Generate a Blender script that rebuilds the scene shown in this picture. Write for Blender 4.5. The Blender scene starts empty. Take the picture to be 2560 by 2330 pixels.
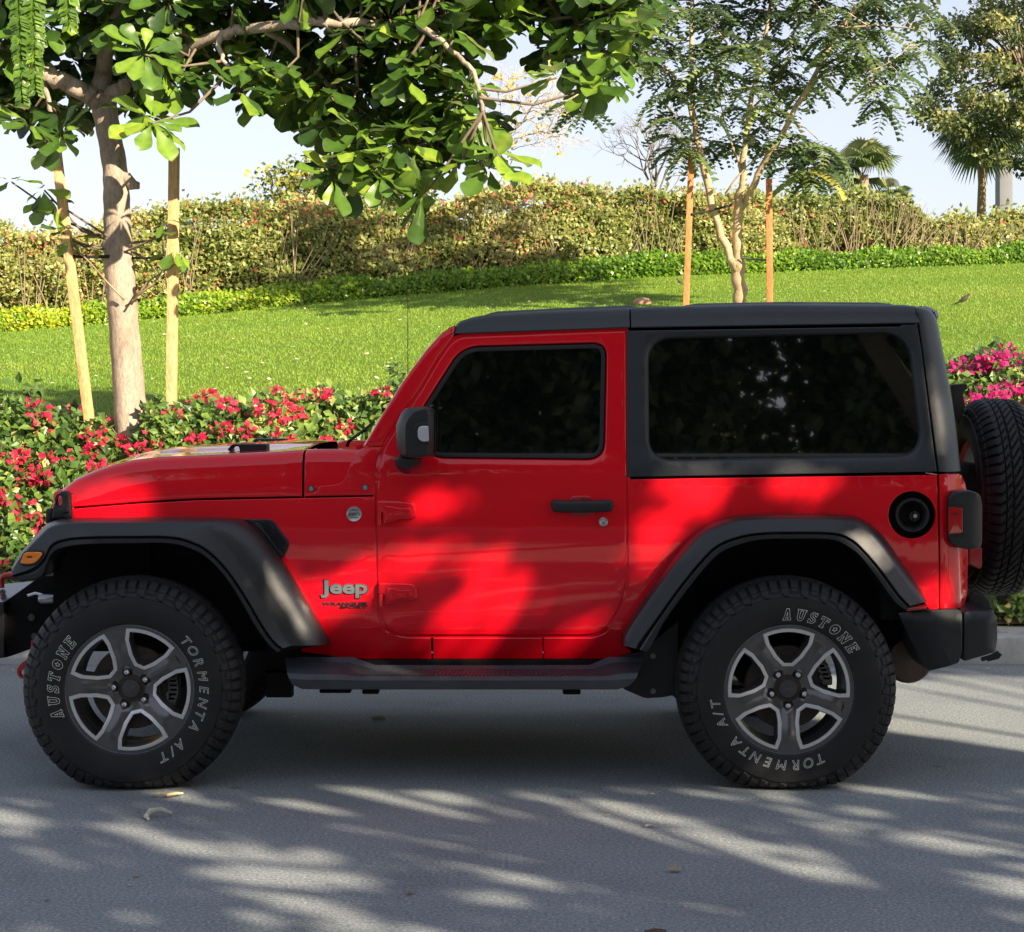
import bpy, bmesh, math, random
import numpy as np
from math import sin, cos, pi, radians as R, sqrt, atan2, hypot
from mathutils import Vector, Matrix
from mathutils.geometry import delaunay_2d_cdt

# ------------------------------------------------------------------ camera, sky, sun
SC = bpy.context.scene
COL = SC.collection
CAMD, CAMH, FPX, CX, CY = 7.4, 1.5, 4914.0, 1280.0, 979.0
cam = bpy.data.cameras.new("camera"); camo = bpy.data.objects.new("camera", cam); COL.objects.link(camo)
camo.location = (0, -CAMD, CAMH); camo.rotation_euler = (R(90), 0, 0)
cam.sensor_width = 36; cam.lens = FPX / 2560 * 36
cam.shift_y = -(1165 - CY) / 2560
cam.clip_start = 0.1; cam.clip_end = 3000
SC.camera = camo

SUN_EL, SUN_AZ = 27.0, 43.0        # elevation; azimuth from -Y (behind the camera) towards +X
w = bpy.data.worlds.new("World"); SC.world = w; w.use_nodes = True
nt = w.node_tree
sky = nt.nodes.new("ShaderNodeTexSky"); sky.sky_type = 'NISHITA'; sky.sun_disc = False
sky.sun_elevation = R(SUN_EL); sky.sun_rotation = R(180 - SUN_AZ)
sky.air_density = 0.85; sky.dust_density = 0.9; sky.ozone_density = 2.2
bg = nt.nodes["Background"]; hz = nt.nodes.new("ShaderNodeHueSaturation"); hz.inputs["Saturation"].default_value = .72; gm = nt.nodes.new("ShaderNodeGamma"); gm.inputs[1].default_value = .5; nt.links.new(sky.outputs[0], gm.inputs[0]); nt.links.new(gm.outputs[0], hz.inputs["Color"]); hm = nt.nodes.new("ShaderNodeMix"); hm.data_type = 'RGBA'; hm.blend_type = 'MULTIPLY'; hm.inputs[0].default_value = 1; hm.inputs[7].default_value = (1.50, 1.44, 1.50, 1)
nt.links.new(hz.outputs[0], hm.inputs[6]); nt.links.new(hm.outputs[2], bg.inputs[0]); bg.inputs[1].default_value = 0.115
TO_SUN = Vector((sin(R(SUN_AZ)) * cos(R(SUN_EL)), -cos(R(SUN_AZ)) * cos(R(SUN_EL)), sin(R(SUN_EL))))
sl = bpy.data.lights.new("sun", 'SUN'); sl.energy = 5.0; sl.angle = R(0.53); sl.color = (1.0, 0.85, 0.64)
so = bpy.data.objects.new("sun", sl); COL.objects.link(so)
so.rotation_euler = TO_SUN.to_track_quat('Z', 'Y').to_euler()
SC.view_settings.view_transform = 'Standard'; SC.view_settings.look = 'None'
SC.view_settings.exposure = 1.36; SC.view_settings.gamma = 1
SC.cycles.use_denoising = True
SC.cycles.max_bounces = 8; SC.cycles.transparent_max_bounces = 8

# ------------------------------------------------------------------ pixel -> place helpers (used once, to measure the car and trees)
def P(px, py, Y):
    k = (Y + CAMD) / FPX
    return Vector(((px - CX) * k, Y, CAMH - (py - CY) * k))
def crop(ox, oy, s):
    return lambda x, y: (ox + x / s, oy + y / s)
cA = crop(0, 1100, 2.0389); cB = crop(800, 700, 2.0389); cC = crop(1560, 700, 1.835); cD = crop(1560, 1200, 2.016)
cE = crop(0, 0, 2.0389); cF = crop(800, 0, 2.0389); cG = crop(1660, 0, 2.0389)
cT = crop(2200, 850, 2.158); cN = crop(0, 1180, 3.398); cS = crop(700, 1580, 2.016)
cH = crop(760, 1200, 5.097); cM = crop(900, 980, 6.117); cK = crop(500, 1050, 4.032); cU = crop(0, 0, 1 / 1.26984)

def clamp(x, a=0.0, b=1.0): return max(a, min(b, x))
def sm(x): x = clamp(x); return x * x * (3 - 2 * x)
def lerp(a, b, t): return a + (b - a) * t
def interp(x, xs, ys): return float(np.interp(x, xs, ys))

# ------------------------------------------------------------------ materials
def newmat(name):
    m = bpy.data.materials.new(name); m.use_nodes = True
    nt = m.node_tree; b = nt.nodes["Principled BSDF"]
    return m, nt, b
def nd(nt, t, **kw):
    n = nt.nodes.new(t)
    for k, v in kw.items():
        if k.startswith('_'): setattr(n, k[1:], v)
        else: n.inputs[k.replace('__', ' ')].default_value = v
    return n
def ramp(nt, src, stops):
    r = nt.nodes.new("ShaderNodeValToRGB"); e = r.color_ramp.elements
    while len(e) > 1: e.remove(e[-1])
    e[0].position = stops[0][0]; e[0].color = (*stops[0][1], 1)
    for p, c in stops[1:]:
        x = e.new(p); x.color = (*c, 1)
    nt.links.new(src, r.inputs[0]); return r
def simple(name, col, rough=0.5, metal=0.0, spec=0.5, coat=0.0, noise=0.0, nscale=30, bump=0.0, bscale=200, coatr=0.03):
    m, nt, b = newmat(name)
    b.inputs["Base Color"].default_value = (*col, 1); b.inputs["Roughness"].default_value = rough
    b.inputs["Metallic"].default_value = metal; b.inputs["Specular IOR Level"].default_value = spec
    b.inputs["Coat Weight"].default_value = coat; b.inputs["Coat Roughness"].default_value = coatr
    tc = nt.nodes.new("ShaderNodeTexCoord")
    if noise > 0:
        n = nd(nt, "ShaderNodeTexNoise", Scale=nscale, Detail=6.0, Roughness=0.65); nt.links.new(tc.outputs["Object"], n.inputs[0])
        lo = tuple(c * (1 - noise) for c in col); hi = tuple(min(1, c * (1 + noise)) for c in col)
        r = ramp(nt, n.outputs[0], [(0.3, lo), (0.7, hi)]); nt.links.new(r.outputs[0], b.inputs["Base Color"])
        rr = nd(nt, "ShaderNodeMapRange"); rr.inputs[3].default_value = max(0.02, rough * (1 - noise * .5)); rr.inputs[4].default_value = min(1, rough * (1 + noise * .6))
        nt.links.new(n.outputs[0], rr.inputs[0]); nt.links.new(rr.outputs[0], b.inputs["Roughness"])
    if bump > 0:
        n2 = nd(nt, "ShaderNodeTexNoise", Scale=bscale, Detail=3.0); nt.links.new(tc.outputs["Object"], n2.inputs[0])
        bp = nd(nt, "ShaderNodeBump", Strength=bump, Distance=0.002); nt.links.new(n2.outputs[0], bp.inputs["Height"])
        nt.links.new(bp.outputs[0], b.inputs["Normal"])
    return m
def leafmat(name, stops, trans=0.35, rough=0.45, spec=0.5):
    m, nt, b = newmat(name)
    at = nd(nt, "ShaderNodeAttribute", _attribute_name="tint")
    r = ramp(nt, at.outputs["Fac"], stops)
    nt.links.new(r.outputs[0], b.inputs["Base Color"]); b.inputs["Roughness"].default_value = rough
    b.inputs["Specular IOR Level"].default_value = spec
    tr = nt.nodes.new("ShaderNodeBsdfTranslucent"); mx = nt.nodes.new("ShaderNodeMixShader"); mx.inputs[0].default_value = trans
    hs = nd(nt, "ShaderNodeHueSaturation"); hs.inputs["Hue"].default_value = 0.485; hs.inputs["Value"].default_value = 1.5; hs.inputs["Saturation"].default_value = .72
    nt.links.new(r.outputs[0], hs.inputs["Color"]); nt.links.new(hs.outputs[0], tr.inputs[0])
    nt.links.new(b.outputs[0], mx.inputs[1]); nt.links.new(tr.outputs[0], mx.inputs[2])
    nt.links.new(mx.outputs[0], nt.nodes["Material Output"].inputs[0]); return m

# ------------------------------------------------------------------ object helpers
def mkobj(name, V, F, mat=None, parent=None, sharp=35, tint=None, smooth=True, fm=None):
    me = bpy.data.meshes.new(name); me.from_pydata([tuple(v) for v in V], [], [tuple(f) for f in F]); me.validate(); me.update()
    return linkme(name, me, mat, parent, sharp, smooth, fm)
def linkme(name, me, mat=None, parent=None, sharp=35, smooth=True, fm=None):
    if smooth:
        me.polygons.foreach_set("use_smooth", [True] * len(me.polygons))
        if sharp: me.set_sharp_from_angle(angle=R(sharp))
    for m_ in (mat if isinstance(mat, (list, tuple)) else [mat]):
        if m_: me.materials.append(m_)
    if fm is not None and len(fm) == len(me.polygons): me.polygons.foreach_set("material_index", fm)
    o = bpy.data.objects.new(name, me); COL.objects.link(o)
    if parent: setp(o, parent)
    return o
def wloc(o):
    v = Vector((0, 0, 0))
    while o: v += o.location + o.matrix_parent_inverse.translation; o = o.parent
    return v
def setp(o, parent):
    o.parent = parent; o.matrix_parent_inverse = Matrix.Translation(-wloc(parent))
def empty(name, loc=(0, 0, 0), parent=None):
    o = bpy.data.objects.new(name, None); COL.objects.link(o); o.location = loc; o.empty_display_size = .2
    if parent: o.parent = parent
    return o
def tag(o, label=None, cat=None, group=None, kind=None):
    if label: o["label"] = label
    if cat: o["category"] = cat
    if group: o["group"] = group
    if kind: o["kind"] = kind
    return o
def fixnormals(V, F):
    me = bpy.data.meshes.new("t"); me.from_pydata([tuple(v) for v in V], [], F)
    bm = bmesh.new(); bm.from_mesh(me); bmesh.ops.recalc_face_normals(bm, faces=bm.faces); bm.to_mesh(me); bm.free(); return me
class MB:
    def __init__(s): s.V = []; s.F = []
    def add(s, V, F):
        n = len(s.V); s.V += [Vector(v) for v in V]; s.F += [tuple(i + n for i in f) for f in F]; return s
    def box(s, a, b, bev=0.0, rot=None, org=None):
        bm = bmesh.new(); bmesh.ops.create_cube(bm, size=1)
        c = (Vector(a) + Vector(b)) / 2; d = Vector(b) - Vector(a)
        for v in bm.verts: v.co = Vector((v.co.x * d.x, v.co.y * d.y, v.co.z * d.z))
        if bev > 0: bmesh.ops.bevel(bm, geom=bm.edges[:], offset=bev, segments=2, profile=0.5, affect='EDGES')
        for v in bm.verts:
            if rot is not None: v.co = rot @ v.co
            v.co += c
        bm.verts.index_update()
        s.add([v.co.copy() for v in bm.verts], [[v.index for v in f.verts] for f in bm.faces]); bm.free(); return s
    def tube(s, pts, rads, n=8, cap=True):
        pts = [Vector(p) for p in pts]
        if not isinstance(rads, (list, tuple)): rads = [rads] * len(pts)
        N0 = len(s.V); up = None
        for i, p in enumerate(pts):
            t = (pts[min(i + 1, len(pts) - 1)] - pts[max(i - 1, 0)]).normalized()
            if up is None: up = t.orthogonal().normalized()
            up = (up - t * up.dot(t)); up = up.normalized() if up.length > 1e-6 else t.orthogonal().normalized()
            sd = t.cross(up)
            for k in range(n):
                a = 2 * pi * k / n; s.V.append(p + (up * cos(a) + sd * sin(a)) * rads[i])
        for i in range(len(pts) - 1):
            for k in range(n):
                a = N0 + i * n + k; b = N0 + i * n + (k + 1) % n
                s.F.append((a, b, b + n, a + n))
        if cap:
            s.F.append(tuple(N0 + k for k in range(n))[::-1]); e = N0 + (len(pts) - 1) * n; s.F.append(tuple(e + k for k in range(n)))
        return s
    def rev(s, prof, c, axis='Y', n=32, closed=False):
        """prof: list of (radius, depth) turned around an axis through c"""
        N0 = len(s.V); c = Vector(c)
        for (r, d) in prof:
            for k in range(n):
                a = 2 * pi * k / n
                q = Vector((r * cos(a), d, r * sin(a))) if axis == 'Y' else Vector((d, r * cos(a), r * sin(a))) if axis == 'X' else Vector((r * cos(a), r * sin(a), d))
                s.V.append(c + q)
        for i in range(len(prof) - 1):
            for k in range(n):
                a = N0 + i * n + k; b = N0 + i * n + (k + 1) % n; s.F.append((a, b, b + n, a + n))
        return s
    def cyl(s, c, r, d0, d1, axis='Y', n=20, bev=0.0):
        return s.rev([(0.0001, d0), (r - bev, d0), (r, d0 + bev), (r, d1), (0.0001, d1)], c, axis, n)
    def build(s, name, mat, parent=None, sharp=35, fix=False):
        if fix: return linkme(name, fixnormals(s.V, s.F), mat, parent, sharp)
        return mkobj(name, s.V, s.F, mat, parent, sharp)

def crom(pts, sub=6, closed=False):
    """Catmull-Rom through the points (tuples of any length)"""
    out = []; n = len(pts)
    for i in range(n if closed else n - 1):
        p0 = pts[(i - 1) % n] if closed or i > 0 else pts[0]; p1 = pts[i]; p2 = pts[(i + 1) % n]
        p3 = pts[(i + 2) % n] if closed or i + 2 < n else pts[-1]
        for k in range(sub):
            t = k / sub
            out.append(tuple(0.5 * (2 * b + (-a + c) * t + (2 * a - 5 * b + 4 * c - d) * t * t + (-a + 3 * b - 3 * c + d) * t ** 3) for a, b, c, d in zip(p0, p1, p2, p3)))
    if not closed: out.append(tuple(pts[-1]))
    return out
def rpoly(pts, seg=5):
    """polygon (x, y[, r]) with rounded corners"""
    out = []; n = len(pts)
    for i in range(n):
        p = Vector(pts[i][:2]); r = pts[i][2] if len(pts[i]) > 2 else 0
        if r <= 0: out.append((p.x, p.y)); continue
        a = Vector(pts[i - 1][:2]); b = Vector(pts[(i + 1) % n][:2])
        da = (a - p); db = (b - p); ra = min(r, da.length * .48); rb = min(r, db.length * .48)
        s = p + da.normalized() * ra; e = p + db.normalized() * rb
        for k in range(seg + 1):
            t = k / seg; q = s * (1 - t) ** 2 + p * 2 * t * (1 - t) + e * t * t; out.append((q.x, q.y))
    return out
def area2(p): return sum(p[i - 1][0] * p[i][1] - p[i][0] * p[i - 1][1] for i in range(len(p))) / 2
def dens(poly, sp):
    out = []; n = len(poly)
    for i in range(n):
        a = poly[i]; b = poly[(i + 1) % n]; L = hypot(b[0] - a[0], b[1] - a[1]); k = max(1, int(L / sp))
        for j in range(k): out.append((lerp(a[0], b[0], j / k), lerp(a[1], b[1], j / k)))
    return out
def offs(poly, d):
    """poly counter-clockwise: d>0 moves inwards"""
    n = len(poly); out = []
    for i in range(n):
        a = Vector(poly[i - 1]); p = Vector(poly[i]); b = Vector(poly[(i + 1) % n])
        e1 = (p - a); e2 = (b - p)
        if e1.length < 1e-7: e1 = e2
        if e2.length < 1e-7: e2 = e1
        e1.normalize(); e2.normalize()
        n1 = Vector((-e1.y, e1.x)); n2 = Vector((-e2.y, e2.x)); m = n1 + n2
        if m.length < 1e-6: m = n1
        m.normalize(); k = 1 / max(0.5, m.dot(n1)); out.append(tuple(p + m * d * k))
    return out
def inside(poly, x, z):
    c = False; n = len(poly); j = n - 1
    for i in range(n):
        xi, zi = poly[i]; xj, zj = poly[j]
        if (zi > z) != (zj > z) and x < (xj - xi) * (z - zi) / (zj - zi) + xi: c = not c
        j = i
    return c
def fillgrid(outer, holes, sp):
    """triangles filling outer minus holes, with inner grid points"""
    pts = []; edges = []
    for lp in [outer] + holes:
        n0 = len(pts); pts += lp; edges += [(n0 + i, n0 + (i + 1) % len(lp)) for i in range(len(lp))]
    bnd = np.array(pts); x0, z0 = np.min(outer, axis=0); x1, z1 = np.max(outer, axis=0)
    g = []
    nx = int((x1 - x0) / sp) + 2; nz = int((z1 - z0) / sp) + 2
    for i in range(nx):
        for j in range(nz):
            x = x0 + (i + .5 * (j % 2)) * sp; z = z0 + j * sp
            if not inside(outer, x, z) or any(inside(h, x, z) for h in holes): continue
            if np.min((bnd[:, 0] - x) ** 2 + (bnd[:, 1] - z) ** 2) < (sp * .45) ** 2: continue
            g.append((x, z))
    allp = [Vector(p) for p in pts + g]
    V, E, F, ov, oe, of = delaunay_2d_cdt(allp, edges, [], 0, 1e-6)
    tri = []
    for f in F:
        cx = sum(V[i].x for i in f) / 3; cz = sum(V[i].y for i in f) / 3
        if inside(outer, cx, cz) and not any(inside(h, cx, cz) for h in holes): tri.append(tuple(f))
    return [(v.x, v.y) for v in V], tri
CARW = 1.88
def solve(p, Yf):
    Y = 0.15
    for _ in range(5):
        q = P(p[0], p[1], Y); Y = Yf(q.x, q.z)
    q = P(p[0], p[1], Y); return (q.x, q.z)
def panelXZ(name, out, Yf, mat, parent, holes=(), th=0.02, rnd=0.005, hr=None, sp=0.05, far=False, back=False, dsp=None, sharp=40):
    """a sheet with rounded edges that follows the surface Y=Yf(x,z)"""
    hr = rnd if hr is None else hr; dsp = dsp or sp
    out = dens(out, dsp)
    if area2(out) < 0: out = out[::-1]
    hs = []
    for h in holes:
        h = dens(h, dsp); hs.append(h[::-1] if area2(h) < 0 else h)
    r2 = offs(out, rnd); h2 = [offs(h, -hr) for h in hs]
    V2, T = fillgrid(r2, h2, sp)
    V = [(x, Yf(x, z), z) for x, z in V2]; F = [t for t in T]
    def wall(outer, inner, r, hole):
        n = len(outer); mid = [(lerp(a[0], b[0], .3), lerp(a[1], b[1], .3)) for a, b in zip(outer, inner)]
        b0 = len(V)
        for (ox, oz), (mx, mz), (ix, iz) in zip(outer, mid, inner):
            y = Yf(ix, iz)
            V.append((ix, y, iz)); V.append((mx, y + .3 * r, mz)); V.append((ox, y + r, oz)); V.append((ox, y + max(th, r + .001), oz))
        for i in range(n):
            j = (i + 1) % n
            for k in range(3):
                a = b0 + 4 * i + k; b = b0 + 4 * j + k
                q = (a, b, b + 1, a + 1)
                F.append(q if not hole else q[::-1])
    wall(out, r2, rnd, False)
    for h, hh in zip(hs, h2): wall(h, hh, hr, True)
    if back:
        V3, T3 = fillgrid(out, hs, max(sp, .12)); b0 = len(V)
        V += [(x, Yf(x, z) + max(th, rnd + .001), z) for x, z in V3]; F += [tuple(b0 + i for i in t)[::-1] for t in T3]
    if far: V = [(x, CARW - y, z) for x, y, z in V]
    bm = bmesh.new(); vs = [bm.verts.new(v) for v in V]
    for f in F:
        try: bm.faces.new([vs[i] for i in f])
        except ValueError: pass
    bmesh.ops.remove_doubles(bm, verts=bm.verts, dist=2e-5)
    # orient: fronts face away from the car's middle
    bmesh.ops.recalc_face_normals(bm, faces=bm.faces)
    big = max(bm.faces, key=lambda f: f.calc_area() * abs(f.normal.y))
    ref = [f for f in bm.faces if abs(f.normal.y) > .5]
    sgn = sum(f.normal.y * f.calc_area() for f in ref if (f.calc_center_median().y < 10))
    if not back and (sgn > 0) != far: bmesh.ops.reverse_faces(bm, faces=bm.faces)
    me = bpy.data.meshes.new(name); bm.to_mesh(me); bm.free()
    o = linkme(name, me, mat, parent, sharp)
    if sp < .04: return o
    w_ = o.modifiers.new("wn", 'WEIGHTED_NORMAL'); w_.mode = 'FACE_AREA'; w_.weight = 80; w_.keep_sharp = True; w_.thresh = .02
    return o
def panel(name, out, Yf, mat, parent, holes=(), both=False, **kw):
    o2 = [solve(p, Yf) for p in out]; h2 = [[solve(p, Yf) for p in h] for h in holes]
    o = panelXZ(name, o2, Yf, mat, parent, h2, **kw)
    if both: panelXZ(name, o2, Yf, mat, parent, h2, far=True, **kw)
    return o
def loftgrid(rows, closed=False):
    V = [p for r in rows for p in r]; m = len(rows[0]); F = []
    for i in range(len(rows) - 1):
        for k in range(m if closed else m - 1):
            a = i * m + k; b = i * m + (k + 1) % m; F.append((a, b, b + m, a + m))
    return V, F
# ------------------------------------------------------------------ car materials
def paint():
    m, nt, b = newmat("red_paint")
    tc = nt.nodes.new("ShaderNodeTexCoord")
    b.inputs["Base Color"].default_value = (0.72, 0.0006, 0.011, 1); b.inputs["Roughness"].default_value = .5; b.inputs["Specular IOR Level"].default_value = .12
    b.inputs["Coat Weight"].default_value = 1; b.inputs["Coat IOR"].default_value = 1.5
    n = nd(nt, "ShaderNodeTexNoise", Scale=5.0, Detail=1.0); nt.links.new(tc.outputs["Object"], n.inputs[0])
    bp = nd(nt, "ShaderNodeBump", Strength=.12, Distance=.004); nt.links.new(n.outputs[0], bp.inputs["Height"])
    nt.links.new(bp.outputs[0], b.inputs["Coat Normal"])
    n2 = nd(nt, "ShaderNodeTexNoise", Scale=14.0, Detail=8.0, Roughness=.7); nt.links.new(tc.outputs["Object"], n2.inputs[0])
    r = ramp(nt, n2.outputs[0], [(.35, (.01, .01, .01)), (.75, (.05, .05, .05))]); nt.links.new(r.outputs[0], b.inputs["Coat Roughness"])
    return m
RED = paint()
FLARE = simple("flare_plastic", (.010, .0125, .0145), .34, noise=.18, nscale=9, bump=.25, bscale=900, spec=.6)
HTOP = simple("hardtop_plastic", (.013, .0175, .022), .37, noise=.14, nscale=6, bump=.3, bscale=700, spec=.6)
BLACK = simple("black_plastic", (.012, .012, .013), .45, noise=.2, nscale=25)
DARK = simple("dark_underbody", (.006, .006, .006), .8, noise=.3, nscale=20, spec=.2)
RUBBER = simple("seal_rubber", (.010, .010, .010), .5)
GLASS = simple("tinted_glass", (.002, .003, .003), .012, spec=1.0, coat=1.0)
STEP = simple("step_plastic", (.038, .044, .052), .42, noise=.2, nscale=14, bump=.3, bscale=600)
SILVER = simple("bright_metal", (.62, .62, .63), .28, metal=1)
BADGE = simple("badge_silver", (.50, .51, .52), .32, metal=.85)
CHROME = simple("lug_chrome", (.85, .85, .85), .22, metal=1)
RIMG = simple("rim_grey", (.135, .132, .134), .30, metal=.75, noise=.08, nscale=12, coat=.3)
RIMS = simple("rim_machined", (.78, .78, .78), .40, metal=.9, noise=.05, nscale=60)
RIMD = simple("rim_barrel", (.32, .34, .37), .40, metal=.8)
DISC = simple("brake_disc", (.07, .055, .045), .6, metal=.7, noise=.3, nscale=30)
def tyremat():
    m, nt, b = newmat("tyre_rubber")
    tc = nt.nodes.new("ShaderNodeTexCoord")
    n = nd(nt, "ShaderNodeTexNoise", Scale=7.0, Detail=7.0, Roughness=.7); nt.links.new(tc.outputs["Object"], n.inputs[0])
    r = ramp(nt, n.outputs[0], [(.3, (.005, .005, .006)), (.55, (.009, .009, .010)), (.68, (.016, .015, .014)), (.85, (.045, .039, .031))])
    nt.links.new(r.outputs[0], b.inputs["Base Color"]); b.inputs["Roughness"].default_value = .62; b.inputs["Specular IOR Level"].default_value = .45
    n2 = nd(nt, "ShaderNodeTexNoise", Scale=420.0, Detail=2.0); nt.links.new(tc.outputs["Object"], n2.inputs[0])
    bp = nd(nt, "ShaderNodeBump", Strength=.25, Distance=.001); nt.links.new(n2.outputs[0], bp.inputs["Height"]); nt.links.new(bp.outputs[0], b.inputs["Normal"])
    return m
TYRE = tyremat()
LETTER = simple("tyre_letter_cream", (.66, .70, .62), .6, noise=.25, nscale=60)
LENSR = simple("red_lens", (.42, .006, .008), .12, coat=1)
LENSO = simple("amber_lens", (.85, .24, .01), .14, coat=1, noise=.12, nscale=120)
HOOK = simple("hook_red", (.36, .012, .014), .4, coat=.4)
MIRLAMP = simple("mirror_lens", (.55, .57, .60), .22, metal=.25, coat=.6)
MUFF = simple("muffler_metal", (.13, .095, .07), .6, metal=.4, noise=.3, nscale=10)

car = empty("off_road_car", (0.2, 0.94, 0))
tag(car, "red two-door off-road car with black hardtop and black fender flares parked at the kerb", "car")

XD = -0.522; TILT = .075
def bodyY(X, Z):
    y = 0.135
    if X < XD: y += 0.115 * sm((XD - X) / 1.35) ** 1.0
    if Z < 0.98: y += 0.012 * ((0.98 - Z) / .3) ** 2
    if Z < 0.600: y += (0.600 - Z) * .45
    if Z > 1.18: y += (Z - 1.18) * TILT + .010 * sm((Z - 1.18) / .1)
    elif Z > 1.0: y += 0.006 * ((Z - 1.0) / .18) ** 2
    return y
RB = 0.12
def rearY(X, Z):                                   # red rear corner rounds towards the tailgate
    xs = 1.752; d = X - (xs - RB); y = bodyY(X, Z)
    if d > 0: y += RB - sqrt(max(0, RB * RB - min(d, RB) ** 2))
    return y
def XsilTop(Z): return interp(Z, [1.16, 1.40, 1.62, 1.76, 1.83], [1.735, 1.703, 1.653, 1.613, 1.585])
def topRearY(X, Z):
    R_ = .10; d = X - (XsilTop(Z) - R_); y = bodyY(X, Z)
    if d > 0: y += R_ - sqrt(max(0, R_ * R_ - min(d, R_ * .985) ** 2))
    z2 = Z - 1.745
    if z2 > 0: y += .10 - sqrt(max(0, .01 - min(z2, .095) ** 2))
    return y

# ---- flare stations: body line, shoulder, lower face, lip
FF = [((60,650),(60,665),(62,690),(70,720)), ((98,582),(104,600),(165,655),(205,702)), ((130,545),(142,556),(225,600),(235,640)),
 ((190,478),(205,494),(262,535),(268,578)), ((250,422),(270,450),(330,505),(335,547)), ((370,398),(380,434),(460,493),(460,532)),
 ((700,392),(700,430),(700,490),(700,528)), ((980,393),(950,432),(860,492),(850,528)), ((1170,397),(1060,452),(960,512),(950,548)),
 ((1262,418),(1140,510),(1060,562),(1050,598)), ((1360,500),(1230,620),(1160,662),(1148,700)), ((1450,625),(1330,790),(1245,785),(1232,830)),
 ((1560,810),(1400,905),(1330,930),(1300,950)), ((1650,965),(1455,1000),(1390,1018),(1370,1045)), ((1687,1045),(1485,1048),(1440,1062),(1415,1085))]
RF = [((-12,830),(0,835),(60,850),(120,868)), ((-5,765),(20,780),(90,800),(145,830)), ((70,640),(95,665),(170,690),(205,715)),
 ((170,498),(195,525),(270,550),(305,575)), ((280,350),(305,385),(375,420),(405,450)), ((390,240),(410,285),(460,335),(485,370)),
 ((500,192),(515,235),(560,290),(580,328)), ((620,174),(630,212),(680,267),(690,303)), ((850,168),(850,205),(850,262),(850,298)),
 ((1100,174),(1090,212),(1050,266),(1040,302)), ((1200,197),(1180,240),(1140,295),(1125,335)), ((1300,275),(1265,315),(1210,355),(1195,390)),
 ((1390,400),(1355,430),(1300,460),(1275,495)), ((1480,530),(1440,550),(1385,575),(1355,605)), ((1530,612),(1500,618),(1440,635),(1415,655))]
def flare(name, st, cr, front, y1):
    rails = [[], [], [], []]
    for s in st:
        for k in range(4): rails[k].append(cr(*s[k]))
    rails = [crom(r, 7) for r in rails]; n = len(rails[0]); rows = []
    for i in range(n):
        p0, p1, p2, p4 = [rails[k][i] for k in range(4)]
        q0 = P(*p0, .2); yb = bodyY(q0.x, q0.z) - .004
        if front and q0.x < -1.78: yb = min(yb, .27)
        row = []
        for s in (0, .12, .25, .4, .55, .7, .85, 1):
            f = 1 - cos(pi / 2 * s); g = sin(pi / 2 * s)
            row.append(P(lerp(p0[0], p1[0], f), lerp(p0[1], p1[1], f), lerp(yb, y1, g)))
        for t in (.25, .5, .75, .94): row.append(P(lerp(p1[0], p2[0], t), lerp(p1[1], p2[1], t), lerp(y1, 0.0, t)))
        for t, y in ((0, .002), (.08, .018), (.20, .020), (.30, .006), (.45, .002), (.9, .002), (1.0, .008)):
            row.append(P(lerp(p2[0], p4[0], t), lerp(p2[1], p4[1], t), y))
        e = row[-1].copy(); c = Vector((0, 0, 0))
        row.append(Vector((e.x, .05, e.z))); row.append(Vector((e.x, .30, e.z)))
        rows.append(row)
    m = MB(); V, F = loftgrid(rows); m.add(V, F)
    for r in (rows[0], rows[-1]): m.add(r, [tuple(range(len(r)))])
    o = m.build(name, FLARE, car, sharp=28, fix=True)
    o2 = mkobj(name, [(v.x, CARW - v.y, v.z) for v in m.V], [f[::-1] for f in m.F], FLARE, car, sharp=28)
    return rails, rows
fr, frows = flare("front_fender_flare", FF, cA, True, .022)
rr, rrows = flare("rear_fender_flare", RF, cD, False, .020)
def liner(rows, name):
    """dark wheel well behind the flare"""
    R2 = []
    for row in rows:
        e = row[-2]; R2.append([Vector((e.x, y, e.z + dz)) for y, dz in ((.055, 0.0), (.06, .012), (.12, .03), (.62, .04))])
    V, F = loftgrid(R2); mkobj(name, V, F, DARK, car); mkobj(name, [(v.x, CARW - v.y, v.z) for v in V], F, DARK, car)
liner(frows[18:], "wheel_well"); liner(rrows, "wheel_well")

# ---- red side panels
def disp(*l): return [cU(*p[:2]) + ((p[2] * 1.27,) if len(p) > 2 else ()) for p in l]
midF = [((a[0] * .35 + b[0] * .65), (a[1] * .35 + b[1] * .65)) for a, b in zip(fr[0], fr[1])]
midR = [((a[0] * .35 + b[0] * .65), (a[1] * .35 + b[1] * .65)) for a, b in zip(rr[0], rr[1])]
fend = disp((738.5, 977.5)) + rpoly(disp((741, 1100), (743, 1200), (752, 1240, 25), (790, 1254.5, 20), (848, 1255.5)))[0:] + disp((849.5, 1297), (700, 1297), (651, 1292), (590, 1290))
i0 = 14
fend += [p for p in midF[::-1] if p[0] > cU(125, 0)[0]][2:]
fend += disp((118, 1022), (116, 1004), (146, 1001.5), (270, 991.5), (386, 985), (593, 980.5))
panel("front_fender", fend, bodyY, RED, car, both=True, rnd=.004, sp=.06)
door_out = rpoly([cB(*p[:2]) + ((p[2] / 2.04,) if len(p) > 2 else ()) for p in
    [(1557, 260, 8), (692, 292, 60), (610, 405, 20), (520, 560, 20), (415, 720, 30), (325, 862, 60), (296, 965, 60), (290, 1100), (292, 1500), (302, 1690, 60), (345, 1785, 60), (425, 1808, 40), (1375, 1808, 50), (1450, 1785, 60), (1530, 1668, 60), (1557, 1560, 60), (1560, 1400), (1560, 900)]])
win_out = rpoly([cB(*p[:2]) + (p[2] / 2.04,) for p in [(722, 340, 95), (1462, 320, 75), (1450, 918, 95), (575, 908, 70), (540, 850, 20), (522, 655, 30)]], 7)
door = panel("door", door_out, bodyY, RED, car, [win_out], both=True, rnd=.006, hr=.012, th=.03, sp=.045)
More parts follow.
